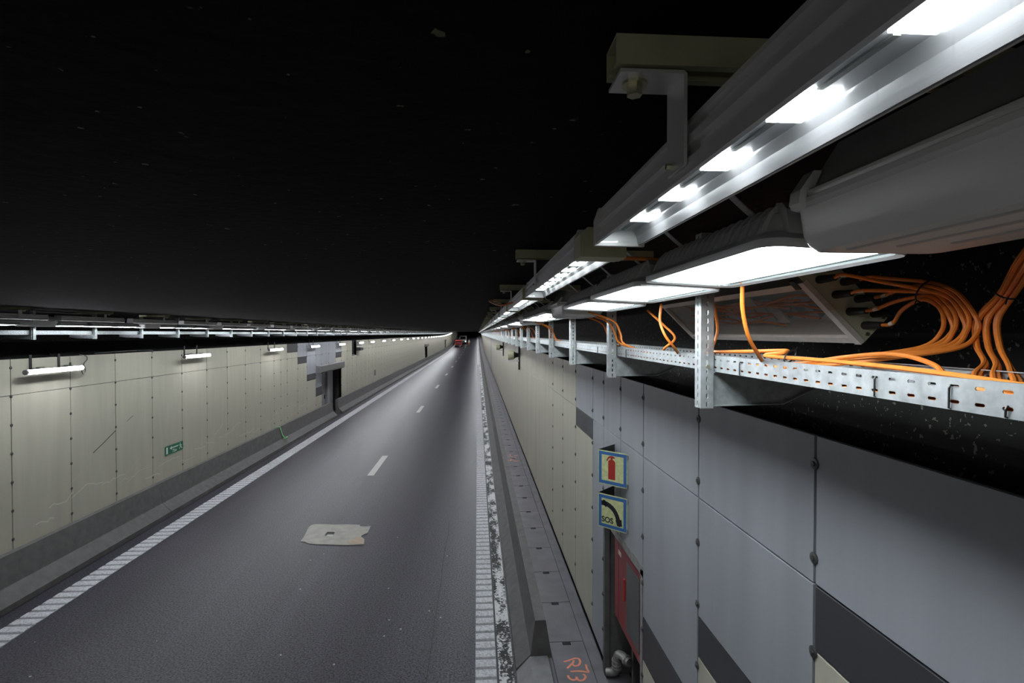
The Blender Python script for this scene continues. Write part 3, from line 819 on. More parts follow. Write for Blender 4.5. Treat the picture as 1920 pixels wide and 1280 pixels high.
enc = make_enclosure(1, .30, .765, 'large light-grey enclosure with latched rim hanging overhead, next to the near floodlight', 'lamp enclosures on the SOS-sign side', (.478, .30, D(-.119)))
for k in range(1, 24):
    y = 2.97+(k-1)*GP
    o = copy_tree(enc, (.48, y, D(-.096)+g(y)))
    o['label'] = 'grey lamp enclosure in the SOS-sign side row, %s one along' % ORD[k] if k < 6 else 'tiny grey lamp enclosure far along the SOS-sign side row'

# ---- clear-lidded splice box above the tray
UX, UZ = math.cos(R(45)), math.sin(R(45))
A = Vector((1.285, 0, D(.026))); Bv = Vector((1.085, 0, D(-.172)))       # lid lower and upper edge
ydir = Vector((0, 1, 0)); e1 = (Bv-A).normalized(); nrm = Vector((-e1.z, 0, e1.x)) if True else None
if nrm.x > 0: nrm = -nrm
LW = (Bv-A).length; JY0, JY1 = 1.70, 3.06
jb = thing('splice_box', 'tilted clear-lidded splice box full of orange cables on the black wall above the tray', 'junction box', (1.2, JY0, D(0)))
def jp(u, y, w): return tuple(A + e1*u + nrm*w + ydir*y)          # u across lid, w outwards
def jbox(u0, u1, y0, y1, w0, w1, name, mat, parent=jb):
    mb = MB(); mb.add([jp(u, y, w) for w in (w0, w1) for (u, y) in ((u0, y0), (u1, y0), (u1, y1), (u0, y1))],
                      [(0,1,2,3),(4,5,6,7),(0,1,5,4),(1,2,6,5),(2,3,7,6),(3,0,4,7)]); return mb.build(name, mat, parent)
jbox(0, LW, JY0, JY1, -.105, -.100, 'back_plate', 'enclosure')
jbox(0, .006, JY0, JY1, -.1, -.004, 'side_plate', 'steel_frame'); jbox(LW-.006, LW, JY0, JY1, -.1, -.004, 'side_plate', 'steel_frame')
endp = jbox(-.01, LW+.03, JY0-.006, JY0, -.12, .0, 'end_plate', 'end_plate'); jbox(0, LW, JY1, JY1+.006, -.1, -.004, 'end_plate', 'steel_frame')
lid = jbox(.02, LW-.02, JY0+.01, JY1-.01, -.006, -.002, 'clear_lid', 'lid')
jbox(0, .026, JY0-.01, JY1, -.006, .010, 'lid_frame', 'steel_frame', lid); jbox(LW-.026, LW, JY0-.01, JY1, -.006, .010, 'lid_frame', 'steel_frame', lid)
jbox(-.004, LW+.004, JY0-.014, JY0+.016, -.006, .012, 'lid_frame', 'steel_frame', lid); jbox(0, LW, JY1-.016, JY1, -.006, .010, 'lid_frame', 'steel_frame', lid)
jbox(LW-.02, LW+.02, JY0+.015, JY0+.045, .008, .016, 'latch', 'rubber')
for k in range(10): jbox(.05, .13, JY0+.12+k*.1, JY0+.126+k*.1, -.099, -.07, 'splice_tray_fin', 'housing')
jbox(.03, .16, JY0+.45, JY0+.95, -.085, -.075, 'splice_tray', 'enclosure')
jbox(.09, .15, JY0+.30, JY0+.36, -.012, -.008, 'paper_tag', 'tape'); jbox(.19, .24, JY0+.42, JY0+.5, -.012, -.008, 'paper_tag', 'tape')
rs = random.Random(5)
for k in range(9):
    u0 = rs.uniform(.04, LW-.04); u1 = rs.uniform(.05, LW-.05); pts = []
    ya = rs.uniform(.05, .5) if k > 3 else .04; yb = rs.uniform(1.0, 1.3)
    for i in range(7):
        f = i/6; pts.append(jp(u0+(u1-u0)*f+rs.uniform(-.015, .015), JY0+ya+(yb-ya)*f, -.035+rs.uniform(-.025, .012)))
    MB().tube(spline(pts, 4), .0048, 6).build('inner_cable', 'orange', jb, smooth=True)
for (u, w) in ((.03, -.045), (.035, -.095), (.10, -.04), (.11, -.09), (.175, -.045), (.185, -.095), (.25, -.04), (.255, -.09)):
    p0 = jp(u, JY0-.004, w); p1 = jp(u, JY0-.02, w); p2 = jp(u, JY0-.085, w)
    MB().tube([p0, p1, p2], [.0135, .0135, .0105], 12).build('cable_gland', 'rubber', jb, smooth=True)
for (u, w) in ((.0, -.03), (.0, -.11), (LW+.02, -.03)):
    MB().cyl(jp(u+.004, JY0-.006, w), jp(u+.004, JY0-.011, w), .007, 8).build('screw', 'zinc', jb)

# ---- orange cables
def cable(pts, r, label, group, mat='orange', n=8, extras=None):
    o = MB().tube(spline(pts, n), r, 8).build('orange_cable', mat, origin=tuple(pts[0]), smooth=True)
    tag(o, label, 'cable', group); return o
glands = [(.03, -.045), (.10, -.04), (.175, -.045), (.25, -.04), (.11, -.09), (.185, -.095)]
GL = ['from the lowest gland of the splice box', 'from the second gland of the splice box', 'from the third gland of the splice box', 'from the top gland of the splice box', 'from a rear lower gland of the splice box', 'from a rear upper gland of the splice box']
rs = random.Random(21)
tieP = Vector((1.245, 1.395, D(-.118)))
for k, (u, w) in enumerate(glands):
    p0 = Vector(jp(u, JY0-.082, w)); off = Vector((.012*(k % 3)-.012, 0, .0095*(k-2.5)))
    q = k-2.5
    ex = Vector((1.225+.012*(k % 2), 1.282-.018*q, D(.0)+.0*q)); lo = Vector((1.10-.010*(k % 3), 1.345-.022*q, D(.060)))
    pts = [p0, p0+Vector((0, -.045, .004)), p0+(tieP+off-p0)*.55+Vector((0, 0, .006)), tieP+off,
           Vector((1.25, 1.335-.012*q, D(-.092)+.006*q)), Vector((1.24, 1.288-.018*q, D(-.045))), ex+Vector((0, -.004, .004)), Vector((1.19, 1.287-.021*q, D(.035))), lo,
           Vector((1.02-.012*k, 1.45-.01*q, D(.088+.002*(k % 2)))), Vector((.95-.012*k, 1.62, D(.108))), Vector((.90+.012*k, 1.95, D(.122))), Vector((.89+.018*k, 2.4, D(.124)))]
    cable(pts, .0058, 'orange cable looping out '+GL[k]+' into the tray', 'orange cables looping from the splice box')
    lab = MB().cyl(pts[1]+Vector((0, .011, -.001)), pts[1]+(pts[2]-pts[1]).normalized()*.008, .0067, 10).build('cable_label', 'tape', origin=tuple(pts[1]), smooth=True)
    tag(lab, 'white printed sleeve on the orange cable '+GL[k].replace('from', 'at'), 'label', 'cable sleeves')
def tie(c, r, axis, label):
    axis = Vector(axis).normalized(); u = axis.orthogonal().normalized(); w = axis.cross(u); c = Vector(c)
    pts = [c+(u*math.cos(a)*r[0]+w*math.sin(a)*r[1]) for a in [2*math.pi*i/20 for i in range(21)]]
    mb = MB().tube(pts, .0022, 6, False); mb.tube([pts[0], pts[0]+u*.016+axis*.008], .0016, 6)
    tag(mb.build('cable_tie', 'tie', origin=tuple(c)), label, 'cable tie', 'black cable ties')
tie(tieP, (.036, .022), (.1, -1, -.2), 'black cable tie around the looped cables below the grey enclosure')
# second bundle at the frame edge
for k in range(6):
    q = k-2.5
    o_ = Vector((.006*(k % 2), .0085*q, .003*(k % 2)))
    pts = [Vector((1.20+.012*q, 1.02+.02*q, D(-.24))), Vector((1.235, 1.115, D(-.165)))+o_*1.3, Vector((1.24, 1.165, D(-.094)))+o_, Vector((1.245, 1.220, D(-.033)))+o_*1.5,
           Vector((1.22, 1.194, D(.032)))+o_*1.7, Vector((1.14, 1.095, D(.070)))+o_*1.6, Vector((1.06-.008*k, 1.0, D(.093)))+o_*1.5, Vector((.99-.006*k, .91, D(.113)))+o_*1.2, Vector((.92+.012*k, .72, D(.123))), Vector((.89+.02*k, .4, D(.124)))]
    cable(pts, .0058, 'orange cable of the second bundle by the grey enclosure, %s from the frame edge' % ORD[k], 'orange cables of the second bundle')
tie((1.24, 1.165, D(-.094)), (.03, .024), (.05, .5, -.8), 'black cable tie around the second orange bundle')
# cables lying along the tray
for k in range(7):
    x = XT+.012+.0125*k; r = .0058; z = Z0T+r+.0006 + (.0105 if k % 2 else 0)
    pts = [(x+.004*math.sin(i*1.7+k), -.7+i*.65, z+.002*math.sin(i*2.3+k)) for i in range(0, 130 if k < 3 else 40)]
    cable(pts, r, 'orange cable lying along the galvanised tray, one of the side-by-side run', 'orange cables lying in the tray', n=2)
cable([(.86, 1.95, D(.07)), (.90, 1.72, D(.060)), (.93, 1.55, D(.052)), (.90, 1.50, D(.056)), (.88, 1.56, D(.068)), (.92, 1.3, D(.072)), (.93, 1.0, D(.08)), (.9, .6, D(.1))], .0058, 'orange cable doubled back on top of the tray run', 'orange cables lying in the tray')
cable([(.90, 1.95, D(.118)), (.94, 1.6, D(.10)), (1.0, 1.36, D(.062)), (1.04, 1.25, D(.052)), (1.02, 1.12, D(.07)), (.96, 1.0, D(.10)), (.93, .8, D(.115))], .0058, 'orange cable bowing over the tray back rail below the loops', 'orange cables lying in the tray')
tie((.90, 1.47, D(.066)), (.022, .012), (0, 1, 0), 'black cable tie on the doubled cable lying on the tray')
# black ties through the tray slots
for k, yt in enumerate((1.05, .875, .775, 1.62, 2.9, 3.6)):
    mb = MB(); a = XT-.002; z1 = D(.091) if k != 2 else D(.115); mb.tube([(a+.02, yt, z1), (a, yt, z1+.0008), (a-.0012, yt+.0006, z1-.004), (a-.0012, yt+.001, Z0T+.001), (a+.012, yt+.001, Z0T-.003)], .0019, 6)
    tag(mb.build('cable_tie', 'tie', origin=(a, yt, Z0T)), 'black cable tie threaded through the tray rail slots, %s from the frame edge' % ORD[[2, 1, 0, 3, 4, 5][k]], 'cable tie', 'black cable ties')
# drops from the floodlights to the tray
drops = [((.70, 1.36, .135), (.715, 1.385, .06), (.745, 1.41, -.01), (.80, 1.46, -.06), (.88, 1.56, -.105), 'orange cable dropping from the near floodlight to the tray in front of the splice box'),
         ((.835, 1.84, .13), (.855, 1.852, .07), (.866, 1.86, .01), (.852, 1.866, -.05), (.87, 1.95, -.11), 'orange cable bowing down just behind the first tray post'),
         ((.74, 2.09, .12), (.735, 2.09, .05), (.75, 2.07, -.01), (.80, 2.10, -.06), (.88, 2.24, -.108), 'orange cable dropping from the third floodlight before the first tray post'),
         ((.80, 2.45, .11), (.86, 2.40, .04), (.90, 2.36, -.02), (.88, 2.44, -.07), (.92, 2.6, -.112), 'orange cable crossing behind the drop cable near the first tray post')]
for *p, lab in drops:
    cable([(a, b, CAM_Z+c) for a, b, c in p], .0055, lab, 'orange drop cables from the floodlights')
cable([(.40, 1.55, D(-.225)), (.47, 1.50, D(-.215)), (.53, 1.46, D(-.205)), (.60, 1.43, D(-.2))], .006, 'short orange cable between the hanger straps above the second floodlight', 'orange drop cables from the floodlights')
rs = random.Random(31)
for k in range(46):
    yb = 3.0 + (k % 4)*.12 + (k//4)*GP + rs.uniform(-.1, .1)
    x0 = rs.uniform(.6, .72); d = rs.uniform(-.25, .3)
    pts = [(x0, yb, D(-.12)), (x0+.14, yb+.1*d, D(-.07)), (x0+.18, yb+.3*d, D(-.0)), (x0+.2, yb+.8*d, D(.06)), (.9+.1*rs.random(), yb+1.5*d, D(.115))]
    cable(pts, .0055, 'orange drop cable between lamps and tray in the %s bay past the splice box' % ORD[k//4], 'distant orange drop cables', n=4)
cable([(.30, 5.6, D(-.26)), (.2, 5.0, D(-.30)), (.1, 4.4, D(-.27)), (.16, 3.75, D(-.2)), (.24, 3.6, D(-.21))], .006, 'thin orange cable arching under the ceiling by the third strut', 'orange drop cables from the floodlights')

# ---- V-shaped wall signs
def v_sign(d0, d1, label, kind):
    yn, yp, yf, xp = 5.10, 5.34, 5.58, 1.236
    t = thing('wall_sign', label, 'sign', (1.3, yp, D(d1)), 'V-shaped signs on the panels')
    s = (d1-d0)
    o = Vector((XW-.004, yn, D(d1))); u = Vector((xp-XW+.004, yp-yn, 0)); L_ = u.length; u.normalize(); n = Vector((-.0, 0, 0))
    n = Vector((-u.y, u.x, 0)); n = -n if n.y > 0 else n            # towards the camera
    rt = -u                                                          # reading direction runs from the outer edge to the wall
    o2 = o+u*L_
    def Q(a, z, w): return tuple(o2 + rt*a + Vector((0, 0, z)) + n*w)
    def slab_(a0, a1, z0, z1, w0, w1, name, mat, par):
        mb = MB(); mb.add([Q(a, z, w) for w in (w0, w1) for a, z in ((a0, z0), (a1, z0), (a1, z1), (a0, z1))], [(0,1,2,3),(4,5,6,7),(0,1,5,4),(1,2,6,5),(2,3,7,6),(3,0,4,7)]); return mb.build(name, mat, par)
    face = slab_(0, L_, 0, s, -.004, 0, 'sign_face', 'sign_cream', t)
    b0, b1 = .010, .042
    for a in ((b0, L_-b0, b0, b1), (b0, L_-b0, s-b1, s-b0), (b0, b1, b1, s-b1), (L_-b1, L_-b0, b1, s-b1)):
        slab_(*a, 0, .0012, 'blue_border', 'sign_blue', face)
    # far face of the V and its lips
    mb = MB(); mb.extr([(xp, yp), (XW-.004, yf), (XW-.004, yf+.004), (xp, yp+.004)], 'z', D(d1), D(d0)); mb.build('far_face', 'black_metal', t)
    mb = MB(); mb.box(XW-.014, XW-.002, yn-.03, yn+.004, D(d1)+.01, D(d1)+.05); mb.box(XW-.014, XW-.002, yn-.03, yn+.004, D(d0)-.05, D(d0)-.01); mb.build('clamp', 'pipe', t)
    def poly(pts, name, mat):
        m2 = MB(); k = len(pts); m2.add([Q(a, z, 0.0005) for a, z in pts]+[Q(a, z, .0016) for a, z in pts], [tuple(range(k)), tuple(range(2*k-1, k-1, -1))]+[(i, i+k, (i+1)%k+k, (i+1)%k) for i in range(k)]); m2.build(name, mat, face)
    if kind == 'ext':
        c = L_*.475; r = .040; z0 = .062
        body = [(c-r, z0), (c+r, z0), (c+r, .235)] + [(c+r*math.cos(a), .235+.028*math.sin(a)) for a in [R(20*i) for i in range(1, 9)]] + [(c-r, .235)]
        poly(body, 'extinguisher_body', 'sign_red')
        poly([(c-.011, .258), (c+.011, .258), (c+.011, .285), (c-.011, .285)], 'extinguisher_neck', 'sign_red')
        poly([(c-.012, .280), (c+.030, .276), (c+.040, .286), (c+.010, .300), (c-.02, .297), (c-.042, .285), (c-.055, .265), (c-.062, .240), (c-.050, .244), (c-.040, .262), (c-.026, .276)], 'extinguisher_lever', 'sign_red')
    else:
        hs = []
        for i in range(9): a = R(100-11*i); hs.append((.07+.20*math.cos(a)*.95, .075+.20*math.sin(a)))
        inn = []
        for i in range(9): a = R(100-11*i); inn.append((.07+.152*math.cos(a)*.95, .075+.152*math.sin(a)))
        poly(hs+inn[::-1], 'handset_grip', 'sign_black')
        poly([(.060, .282), (.046, .250), (.092, .212), (.112, .240), (.10, .27), (.078, .285)], 'handset_earpiece', 'sign_black')
        poly([(.272, .122), (.280, .06), (.25, .048), (.225, .052), (.205, .105), (.228, .118)], 'handset_mouthpiece', 'sign_black')
        text_mesh('lettering', 'SOS', .078, 'sign_black', face, frame(Vector(Q(.112, .085, .0006)), rt, (0, 0, 1), n), .0005, .0022)
    return t
v_sign(1.187, 1.532, 'blue-bordered V-shaped sign with red fire extinguisher on the grey panels', 'ext')
v_sign(1.63, 1.975, 'blue-bordered V-shaped SOS telephone sign under the extinguisher sign', 'sos')

# ---- fire cabinet in the niche
fc = thing('fire_cabinet', 'red fire cabinet with grey glazed door in the niche below the SOS sign', 'cabinet', (1.5, 4.7, 1.1))
xc = 1.515
MB().box(xc, xc+.22, 4.69, 5.70, D(3.10), D(2.16)).build('body', 'red', fc)
dr = MB().box(xc-.02, xc-.001, 4.70, 5.34, D(3.06), D(2.20)).build('door', 'red', fc)
MB().box(xc-.026, xc-.020, 4.765, 5.19, D(2.97), D(2.28)).build('glazing', 'cab_glass', dr)
MB().box(xc-.034, xc-.020, 5.245, 5.275, D(2.72), D(2.50)).build('handle', 'sign_red', dr)
MB().box(xc-.014, xc-.001, 5.36, 5.51, D(3.06), D(2.20)).build('side_panel', 'red', fc); MB().box(xc-.012, xc-.001, 5.53, 5.68, D(3.06), D(2.20)).build('side_panel', 'red', fc)
MB().box(xc-.016, xc-.012, 5.42, 5.52, D(2.345), D(2.30)).build('label_plate', 'tape', fc)
fr = MB(); fr.box(XW-.006, XW+.05, NY0-.005, NY0+.055, .24, NTOP+.0); fr.box(XW-.006, XW+.05, NY0-.005, 5.74, NTOP-.055, NTOP+.03)
tag(fr.build('niche_frame', 'cab_frame', origin=(XW, NY0, .24)), 'chipped grey steel frame around the fire cabinet niche', 'frame')
nr = MB(); nr.box(1.50, 2.12, NY1-.02, NY1, .2, NTOP); nr.box(1.72, 1.80, 5.71, 5.77, .2, NTOP); nr.box(XW+.0, XW+.06, NY1-.06, NY1, .2, NTOP)
nr.build('niche_lining', 'barrier', wall_right)
mb = MB(); mb.tube(spline([(1.49, 6.02, .265), (1.55, 6.0, .27), (1.59, 5.97, .30), (1.60, 5.96, .36), (1.60, 5.955, .44), (1.61, 5.93, .51), (1.64, 5.87, .535), (1.67, 5.79, .535), (1.69, 5.74, .535)], 5), .047, 14)
pp = tag(mb.build('drain_pipe', 'pipe', origin=(1.60, 5.96, .25), smooth=True), 'bent grey metal pipe elbow in the niche under the fire cabinet', 'pipe')
for z in (.335, .375, .42): MB().cyl((1.60, 5.96, z), (1.60, 5.957, z+.02), .056, 16).build('collar', 'pipe', pp)
MB().cyl((1.665, 5.80, .535), (1.675, 5.77, .535), .058, 16).build('collar', 'pipe', pp)

# ---- loudspeakers hung under the far part of the tray side wall
def horn(y, s, label):
    t = thing('loudspeaker', label, 'loudspeaker', (1.2, y, 3.2), 'loudspeakers on the SOS-sign wall')
    x = XW
    MB().box(x-.06, x-.001, y-.02, y+.10, 2.95*1, 3.75).build('wall_bracket', 'black_metal', t)
    MB().tube([(x-.42, y+.12, 3.45), (x-.22, y+.12, 3.45)], [.17, .16], 20).build('drum', 'olive', t, smooth=True)
    MB().tube([(x-.225, y+.12, 3.45), (x-.15, y+.12, 3.45), (x-.058, y+.12, 3.45)], [.15, .09, .07], 16).build('driver', 'black_metal', t, smooth=True)
    MB().box(x-.43, x-.05, y-.08, y+.32, 3.235, 3.262).build('shelf', 'housing', t); MB().box(x-.43, x-.05, y-.08, y-.06, 3.26, 3.29).build('shelf_lip', 'housing', t)
horn(18.2, 1, 'box-shaped horn loudspeaker on a wall bracket below the tray, closer one'); horn(29.5, 1, 'second horn loudspeaker further along the wall below the tray')

# ================================================================== LEFT SIDE
LTX, LTB = -6.77, -7.03
make_tray('cable_tray', 'galvanised perforated cable tray along the exit-sign side above the cream wall', LTX, LTB, D(.016), D(-.044), 8.48-3*PSTEP+.02, 112, PSTEP, -1)
supl = make_support('tray_support', -6.765, -6.718, .05, D(.095), CEIL-.001, -7.16, D(.019), D(.088), -1)
tag(supl, '', 'tray support', 'tray supports on the exit-sign side')
LB0 = 8.48
for k in range(-1, 110):
    o = supl if k == -1 else copy_tree(supl)
    y = LB0+k*PSTEP; o.location = (0, y, g(y)); i = k+1
    o['label'] = ('white-grey slotted tray post on the exit-sign side, %s of its row' % ORD[i]) if i < 15 else 'tiny tray post far along the exit-sign side, past the fifteenth'
ledl = make_led(-1, False); ledt = make_led(-1, False, True); strl = make_strut(-1, -5.9, -6.45)
LXL = -6.0
y0l = 7.94-1.6*2+.12
for k in range(0, 92):
    y = y0l+k*1.6
    o = ledl if k == 0 else copy_tree(ledl) if k < 14 else ledt if k == 14 else copy_tree(ledt)
    o.location = (LXL, y, D(H1)+g(y)); s = strl if k == 0 else (strl.copy() if k < 45 else None)
    lab = 'dark linear luminaire under the ceiling on the exit-sign side, %s of its row' % ORD[k] if k < 12 else 'distant linear luminaire on the exit-sign side, past the twelfth'
    tag(o, lab, 'luminaire', 'linear luminaires on the exit-sign side')
    if s:
        if k: C.objects.link(s)
        s.location = (0, y+.9, CEIL-.036+g(y)); tag(s, lab.replace('dark linear luminaire under the ceiling', 'ceiling strut channel').replace('distant linear luminaire', 'tiny ceiling strut channel'), 'strut', 'ceiling struts on the exit-sign side')
flp = make_flood(-1, 'flood', False); flt = make_flood(-1, 'flood', False, True)
i = 0
for gk in range(-1, 55):
    for j in range(3):
        y = 8.43 + gk*2.6 + j*.66
        o = flp if i == 0 else copy_tree(flp) if i < 12 else flt if i == 12 else copy_tree(flt)
        o.location = (-6.28, y, D(-.118)+g(y))
        tag(o, 'floodlight seen edge-on on the exit-sign side, %s of its row' % ORD[i] if i < 12 else 'distant floodlight on the exit-sign side, past the twelfth', 'floodlight', 'floodlights on the exit-sign side'); i += 1
encl = make_enclosure(-1, 0, .50, '', 'lamp enclosures on the exit-sign side', (0, 0, 0))
for k in range(-1, 30):
    y = 7.86+k*2.6; o = encl if k == -1 else copy_tree(encl)
    o.location = (-6.28, y, D(-.10)+g(y)); o['label'] = 'grey lamp enclosure on the exit-sign side, %s of its row' % ORD[k+1] if k < 8 else 'tiny lamp enclosure far along the exit-sign side'
# tubes hung in front of the cream wall
def make_tube():
    t = thing('tube_lamp', 'tube', 'tube lamp')
    arc = [(.038*math.cos(R(a)), .038*math.sin(R(a))) for a in range(-61, 72, 12)]
    MB().prism(arc + [(.0, .03), (.012, -.02)], [0, 1.2]).build('tube', 'tube', t, smooth=True)
    back = [(.041*math.cos(R(a)), .041*math.sin(R(a))) for a in range(72, 297, 18)]
    MB().prism(back + [(.010, -.018), (.0, .028)], [0, 1.2]).build('housing', 'housing', t, smooth=True)
    for y in (-.035, 1.2): MB().tube([(0, y, 0), (0, y+.035, 0)], .042, 10).build('end_cap', 'grille', t)
    for y in (.28, .88):
        MB().box(-.168, -.158, y-.025, y+.025, .02, .27).build('hanger_arm', 'black_metal', t)
        MB().add([(-.158, y+.10, .05), (-.158, y+.13, .05), (-.03, y+.13, .055), (-.03, y+.10, .055), (-.158, y+.10, .06), (-.158, y+.13, .06), (-.03, y+.13, .065), (-.03, y+.10, .065)], [(0,1,2,3),(4,5,6,7),(0,1,5,4),(1,2,6,5),(2,3,7,6),(3,0,4,7)]).build('clip', 'black_metal', t)
        MB().box(-.16, -.02, y-.02, y+.02, .045, .052).build('hanger_arm', 'black_metal', t)
    return t
tb = make_tube()
TY = [9.05, 13.7, 19.1, 23.7, 28.4, 33.1, 36.7, 41.2, 46.0, 50.7, 55.4, 60.3]
while TY[-1] < 148: TY.append(TY[-1]+4.75)
tl = {0: 'long glowing tube lamp with a curled cable, before the exit sign', 1: 'glowing white tube lamp above the green exit sign', 2: 'glowing white tube lamp just before the charcoal-topped panel', 3: 'glowing white tube lamp above the concrete lintel, first of two', 4: 'glowing white tube lamp above the concrete lintel, second of two', 5: 'glowing white tube lamp beside the dark recess in the cladding'}
for k, y in enumerate(TY):
    o = tb if k == 0 else copy_tree(tb)
    o.location = (XL+.17, y, D(.63 if k == 0 else .585)+g(y)); tag(o, tl.get(k, 'small glowing tube lamp on the cream wall, %s past the dark recess' % ORD[k-6] if k < 16 else 'tiny far tube lamp on the cream wall, beyond the tenth past the dark recess'), 'tube lamp', 'tube lamps along the cream wall')
cb = MB().tube(spline([(XL+.15, 10.27, D(.63)), (XL+.12, 10.33, D(.73)), (XL+.06, 10.45, D(.76)), (XL+.02, 10.55, D(.70)), (XL+.015, 10.52, D(.58)), (XL+.015, 10.60, D(.50)), (XL+.015, 10.58, D(.43)), (XL-.05, 10.5, D(.40))], 6), .009, 6)
tag(cb.build('lamp_cable', 'grille', origin=(XL, 10.5, D(.6)), smooth=True), 'dark curled supply cable at the end of the first wall tube', 'cable')
cb = MB().tube(spline([(XL-.05, 10.9, D(.39)), (XL+.02, 11.4, D(.375)), (XL+.03, 12.0, D(.37)), (XL+.02, 12.6, D(.385)), (XL+.015, 12.64, D(.45))], 6), .006, 6)
tag(cb.build('lamp_cable', 'grille', origin=(XL, 11.5, D(.4)), smooth=True), 'thin wire lying along the top of the cream cladding', 'cable')
# struts of the ledge behind the cladding
bm_ = MB().tube([(0, 0, 0), (-.45, .35, .18)], .02, 6).build('ledge_brace', 'black_metal')
for k in range(14):
    o = bm_ if k == 0 else bm_.copy()
    if k: C.objects.link(o)
    o.location = (-7.66, 7.6+2.44*k, D(.385)); tag(o, 'black slanted brace on the ledge above the cream cladding', 'brace', 'ledge braces')
# exit sign
xs = XL+.006
es = thing('exit_sign', 'green emergency exit sign with arrow, running figure and 75m on the cream wall', 'sign', (xs, 13.5, D(2.93)))
y0, y1, z0, z1 = 13.10, 13.88, D(2.93), D(2.71)
mb = MB(); pts = [(p[0], p[1]) for p in rrect(y0, y1, z0, z1, .035, 0)]; mb.extr(pts, 'x', XL+.002, XL+.010); plate = mb.build('plate', 'sign_green', es)
xf = XL+.0112
def eb(poly_, name='symbol'):
    m2 = MB(); m2.extr(poly_, 'x', XL+.010, xf); m2.build(name, 'sign_white', plate)
eb([(y0+.05, z0+.03), (y0+.115, z0+.03), (y0+.115, z1-.03), (y0+.05, z1-.03)], 'door_symbol')
ya, yz = y0+.19, z0+.145
eb([(ya, yz), (ya+.09, yz+.045), (ya+.09, yz+.014), (ya+.36, yz+.014), (ya+.36, yz-.014), (ya+.09, yz-.014), (ya+.09, yz-.045)], 'arrow')
fy, fz = y0+.65, z0+.03
def limb(a, b, w):
    L_ = math.hypot(b[0]-a[0], b[1]-a[1]); nx, nz = -(b[1]-a[1])/L_*w, (b[0]-a[0])/L_*w
    eb([(fy+a[0]-nx, fz+a[1]-nz), (fy+b[0]-nx, fz+b[1]-nz), (fy+b[0]+nx, fz+b[1]+nz), (fy+a[0]+nx, fz+a[1]+nz)], 'runner_limb')
limb((.0, .125), (.03, .065), .014); limb((.03, .065), (-.03, .045), .009); limb((-.03, .045), (-.03, .008), .008); limb((.03, .065), (.06, .03), .009); limb((.06, .03), (.09, .02), .008)
limb((.0, .12), (-.05, .105), .007); limb((-.05, .105), (-.07, .13), .006); limb((.005, .12), (.06, .10), .007)
eb([(fy-.005+.016*math.cos(R(40*i)), fz+.152+.016*math.sin(R(40*i))) for i in range(9)], 'runner_head')
text_mesh('lettering', '75m', .105, 'sign_white', plate, frame((xf-.0004, y0+.40, z0+.06), (0, 1, 0), (0, 0, 1), (1, 0, 0)), .0006, .0015)
# strap, small sign, switch box
st = MB(); path = [(-7.45, 20.05, .735), (-7.40, 20.1, .738), (-7.335, 20.12, .737), (-7.30, 20.15, .60), (-7.27, 20.2, .42), (-7.22, 20.26, .30)]
for a, b in zip(path, path[1:]):
    st.add([(a[0], a[1], a[2]), (a[0], a[1]+.055, a[2]), (b[0], b[1]+.055, b[2]), (b[0], b[1], b[2]), (a[0]+.006, a[1], a[2]+.003), (a[0]+.006, a[1]+.055, a[2]+.003), (b[0]+.006, b[1]+.055, b[2]+.003), (b[0]+.006, b[1], b[2]+.003)], [(0,1,2,3),(7,6,5,4),(0,3,7,4),(1,5,6,2),(0,4,5,1),(3,2,6,7)])
rp = [(-7.21+.07*math.cos(a), 20.33+.10*math.sin(a), .265+.05*math.cos(a)) for a in [2*math.pi*i/14 for i in range(15)]]
st.tube(rp, .018, 6, False)
tag(st.build('lashing_strap', 'strap', origin=(-7.3, 20.15, .73)), 'bright green lashing strap draped over the concrete barrier', 'strap')
sg = MB().box(XL+.001, XL+.02, 38.8, 39.35, D(3.05), D(2.65)).build('door_sign', 'grille'); tag(sg, 'small dark plate on the cream panels below the wall tubes', 'sign')
MB().box(XL+.0, XL+.26, 33.2, 34.0, D(1.05), D(.85)).build('switch_box', 'black_metal'); tag(bpy.data.objects['switch_box'], 'small black box beside the dark recess in the cream cladding', 'box')

# ---- repair patch with inspection hole in the road
def road_pt(px, py):          # measured on the road plane
    zc = 992*CAM_Z/(py-625); x_ = (px-960)/992*zc; c, s = math.cos(R(3.75)), math.sin(R(3.75)); return (x_*c+zc*s, -x_*s+zc*c)
mp_ = thing('road_patch', 'pale mortar repair patch with a square inspection hole in the asphalt lane', 'road patch', (-3.4, 11, 0))
out = [(586.9, 985.5), (600, 985), (625, 986), (650, 985.5), (673, 986.5), (674, 989.4), (690, 989.6), (693.8, 988.5), (688, 1001), (677, 1006), (675, 1008.5), (682, 1013.5), (680.6, 1023.4), (655, 1024.6), (625, 1024), (592, 1023.2), (575.6, 1021.8), (569, 1018.2), (560.6, 1017.8), (567, 1010), (575, 994), (580, 988)]
P2 = [road_pt(*p) for p in out]
hole = [road_pt(*p) for p in ((606, 1007.5), (623, 1007.5), (626.5, 1000), (611.5, 1000))]
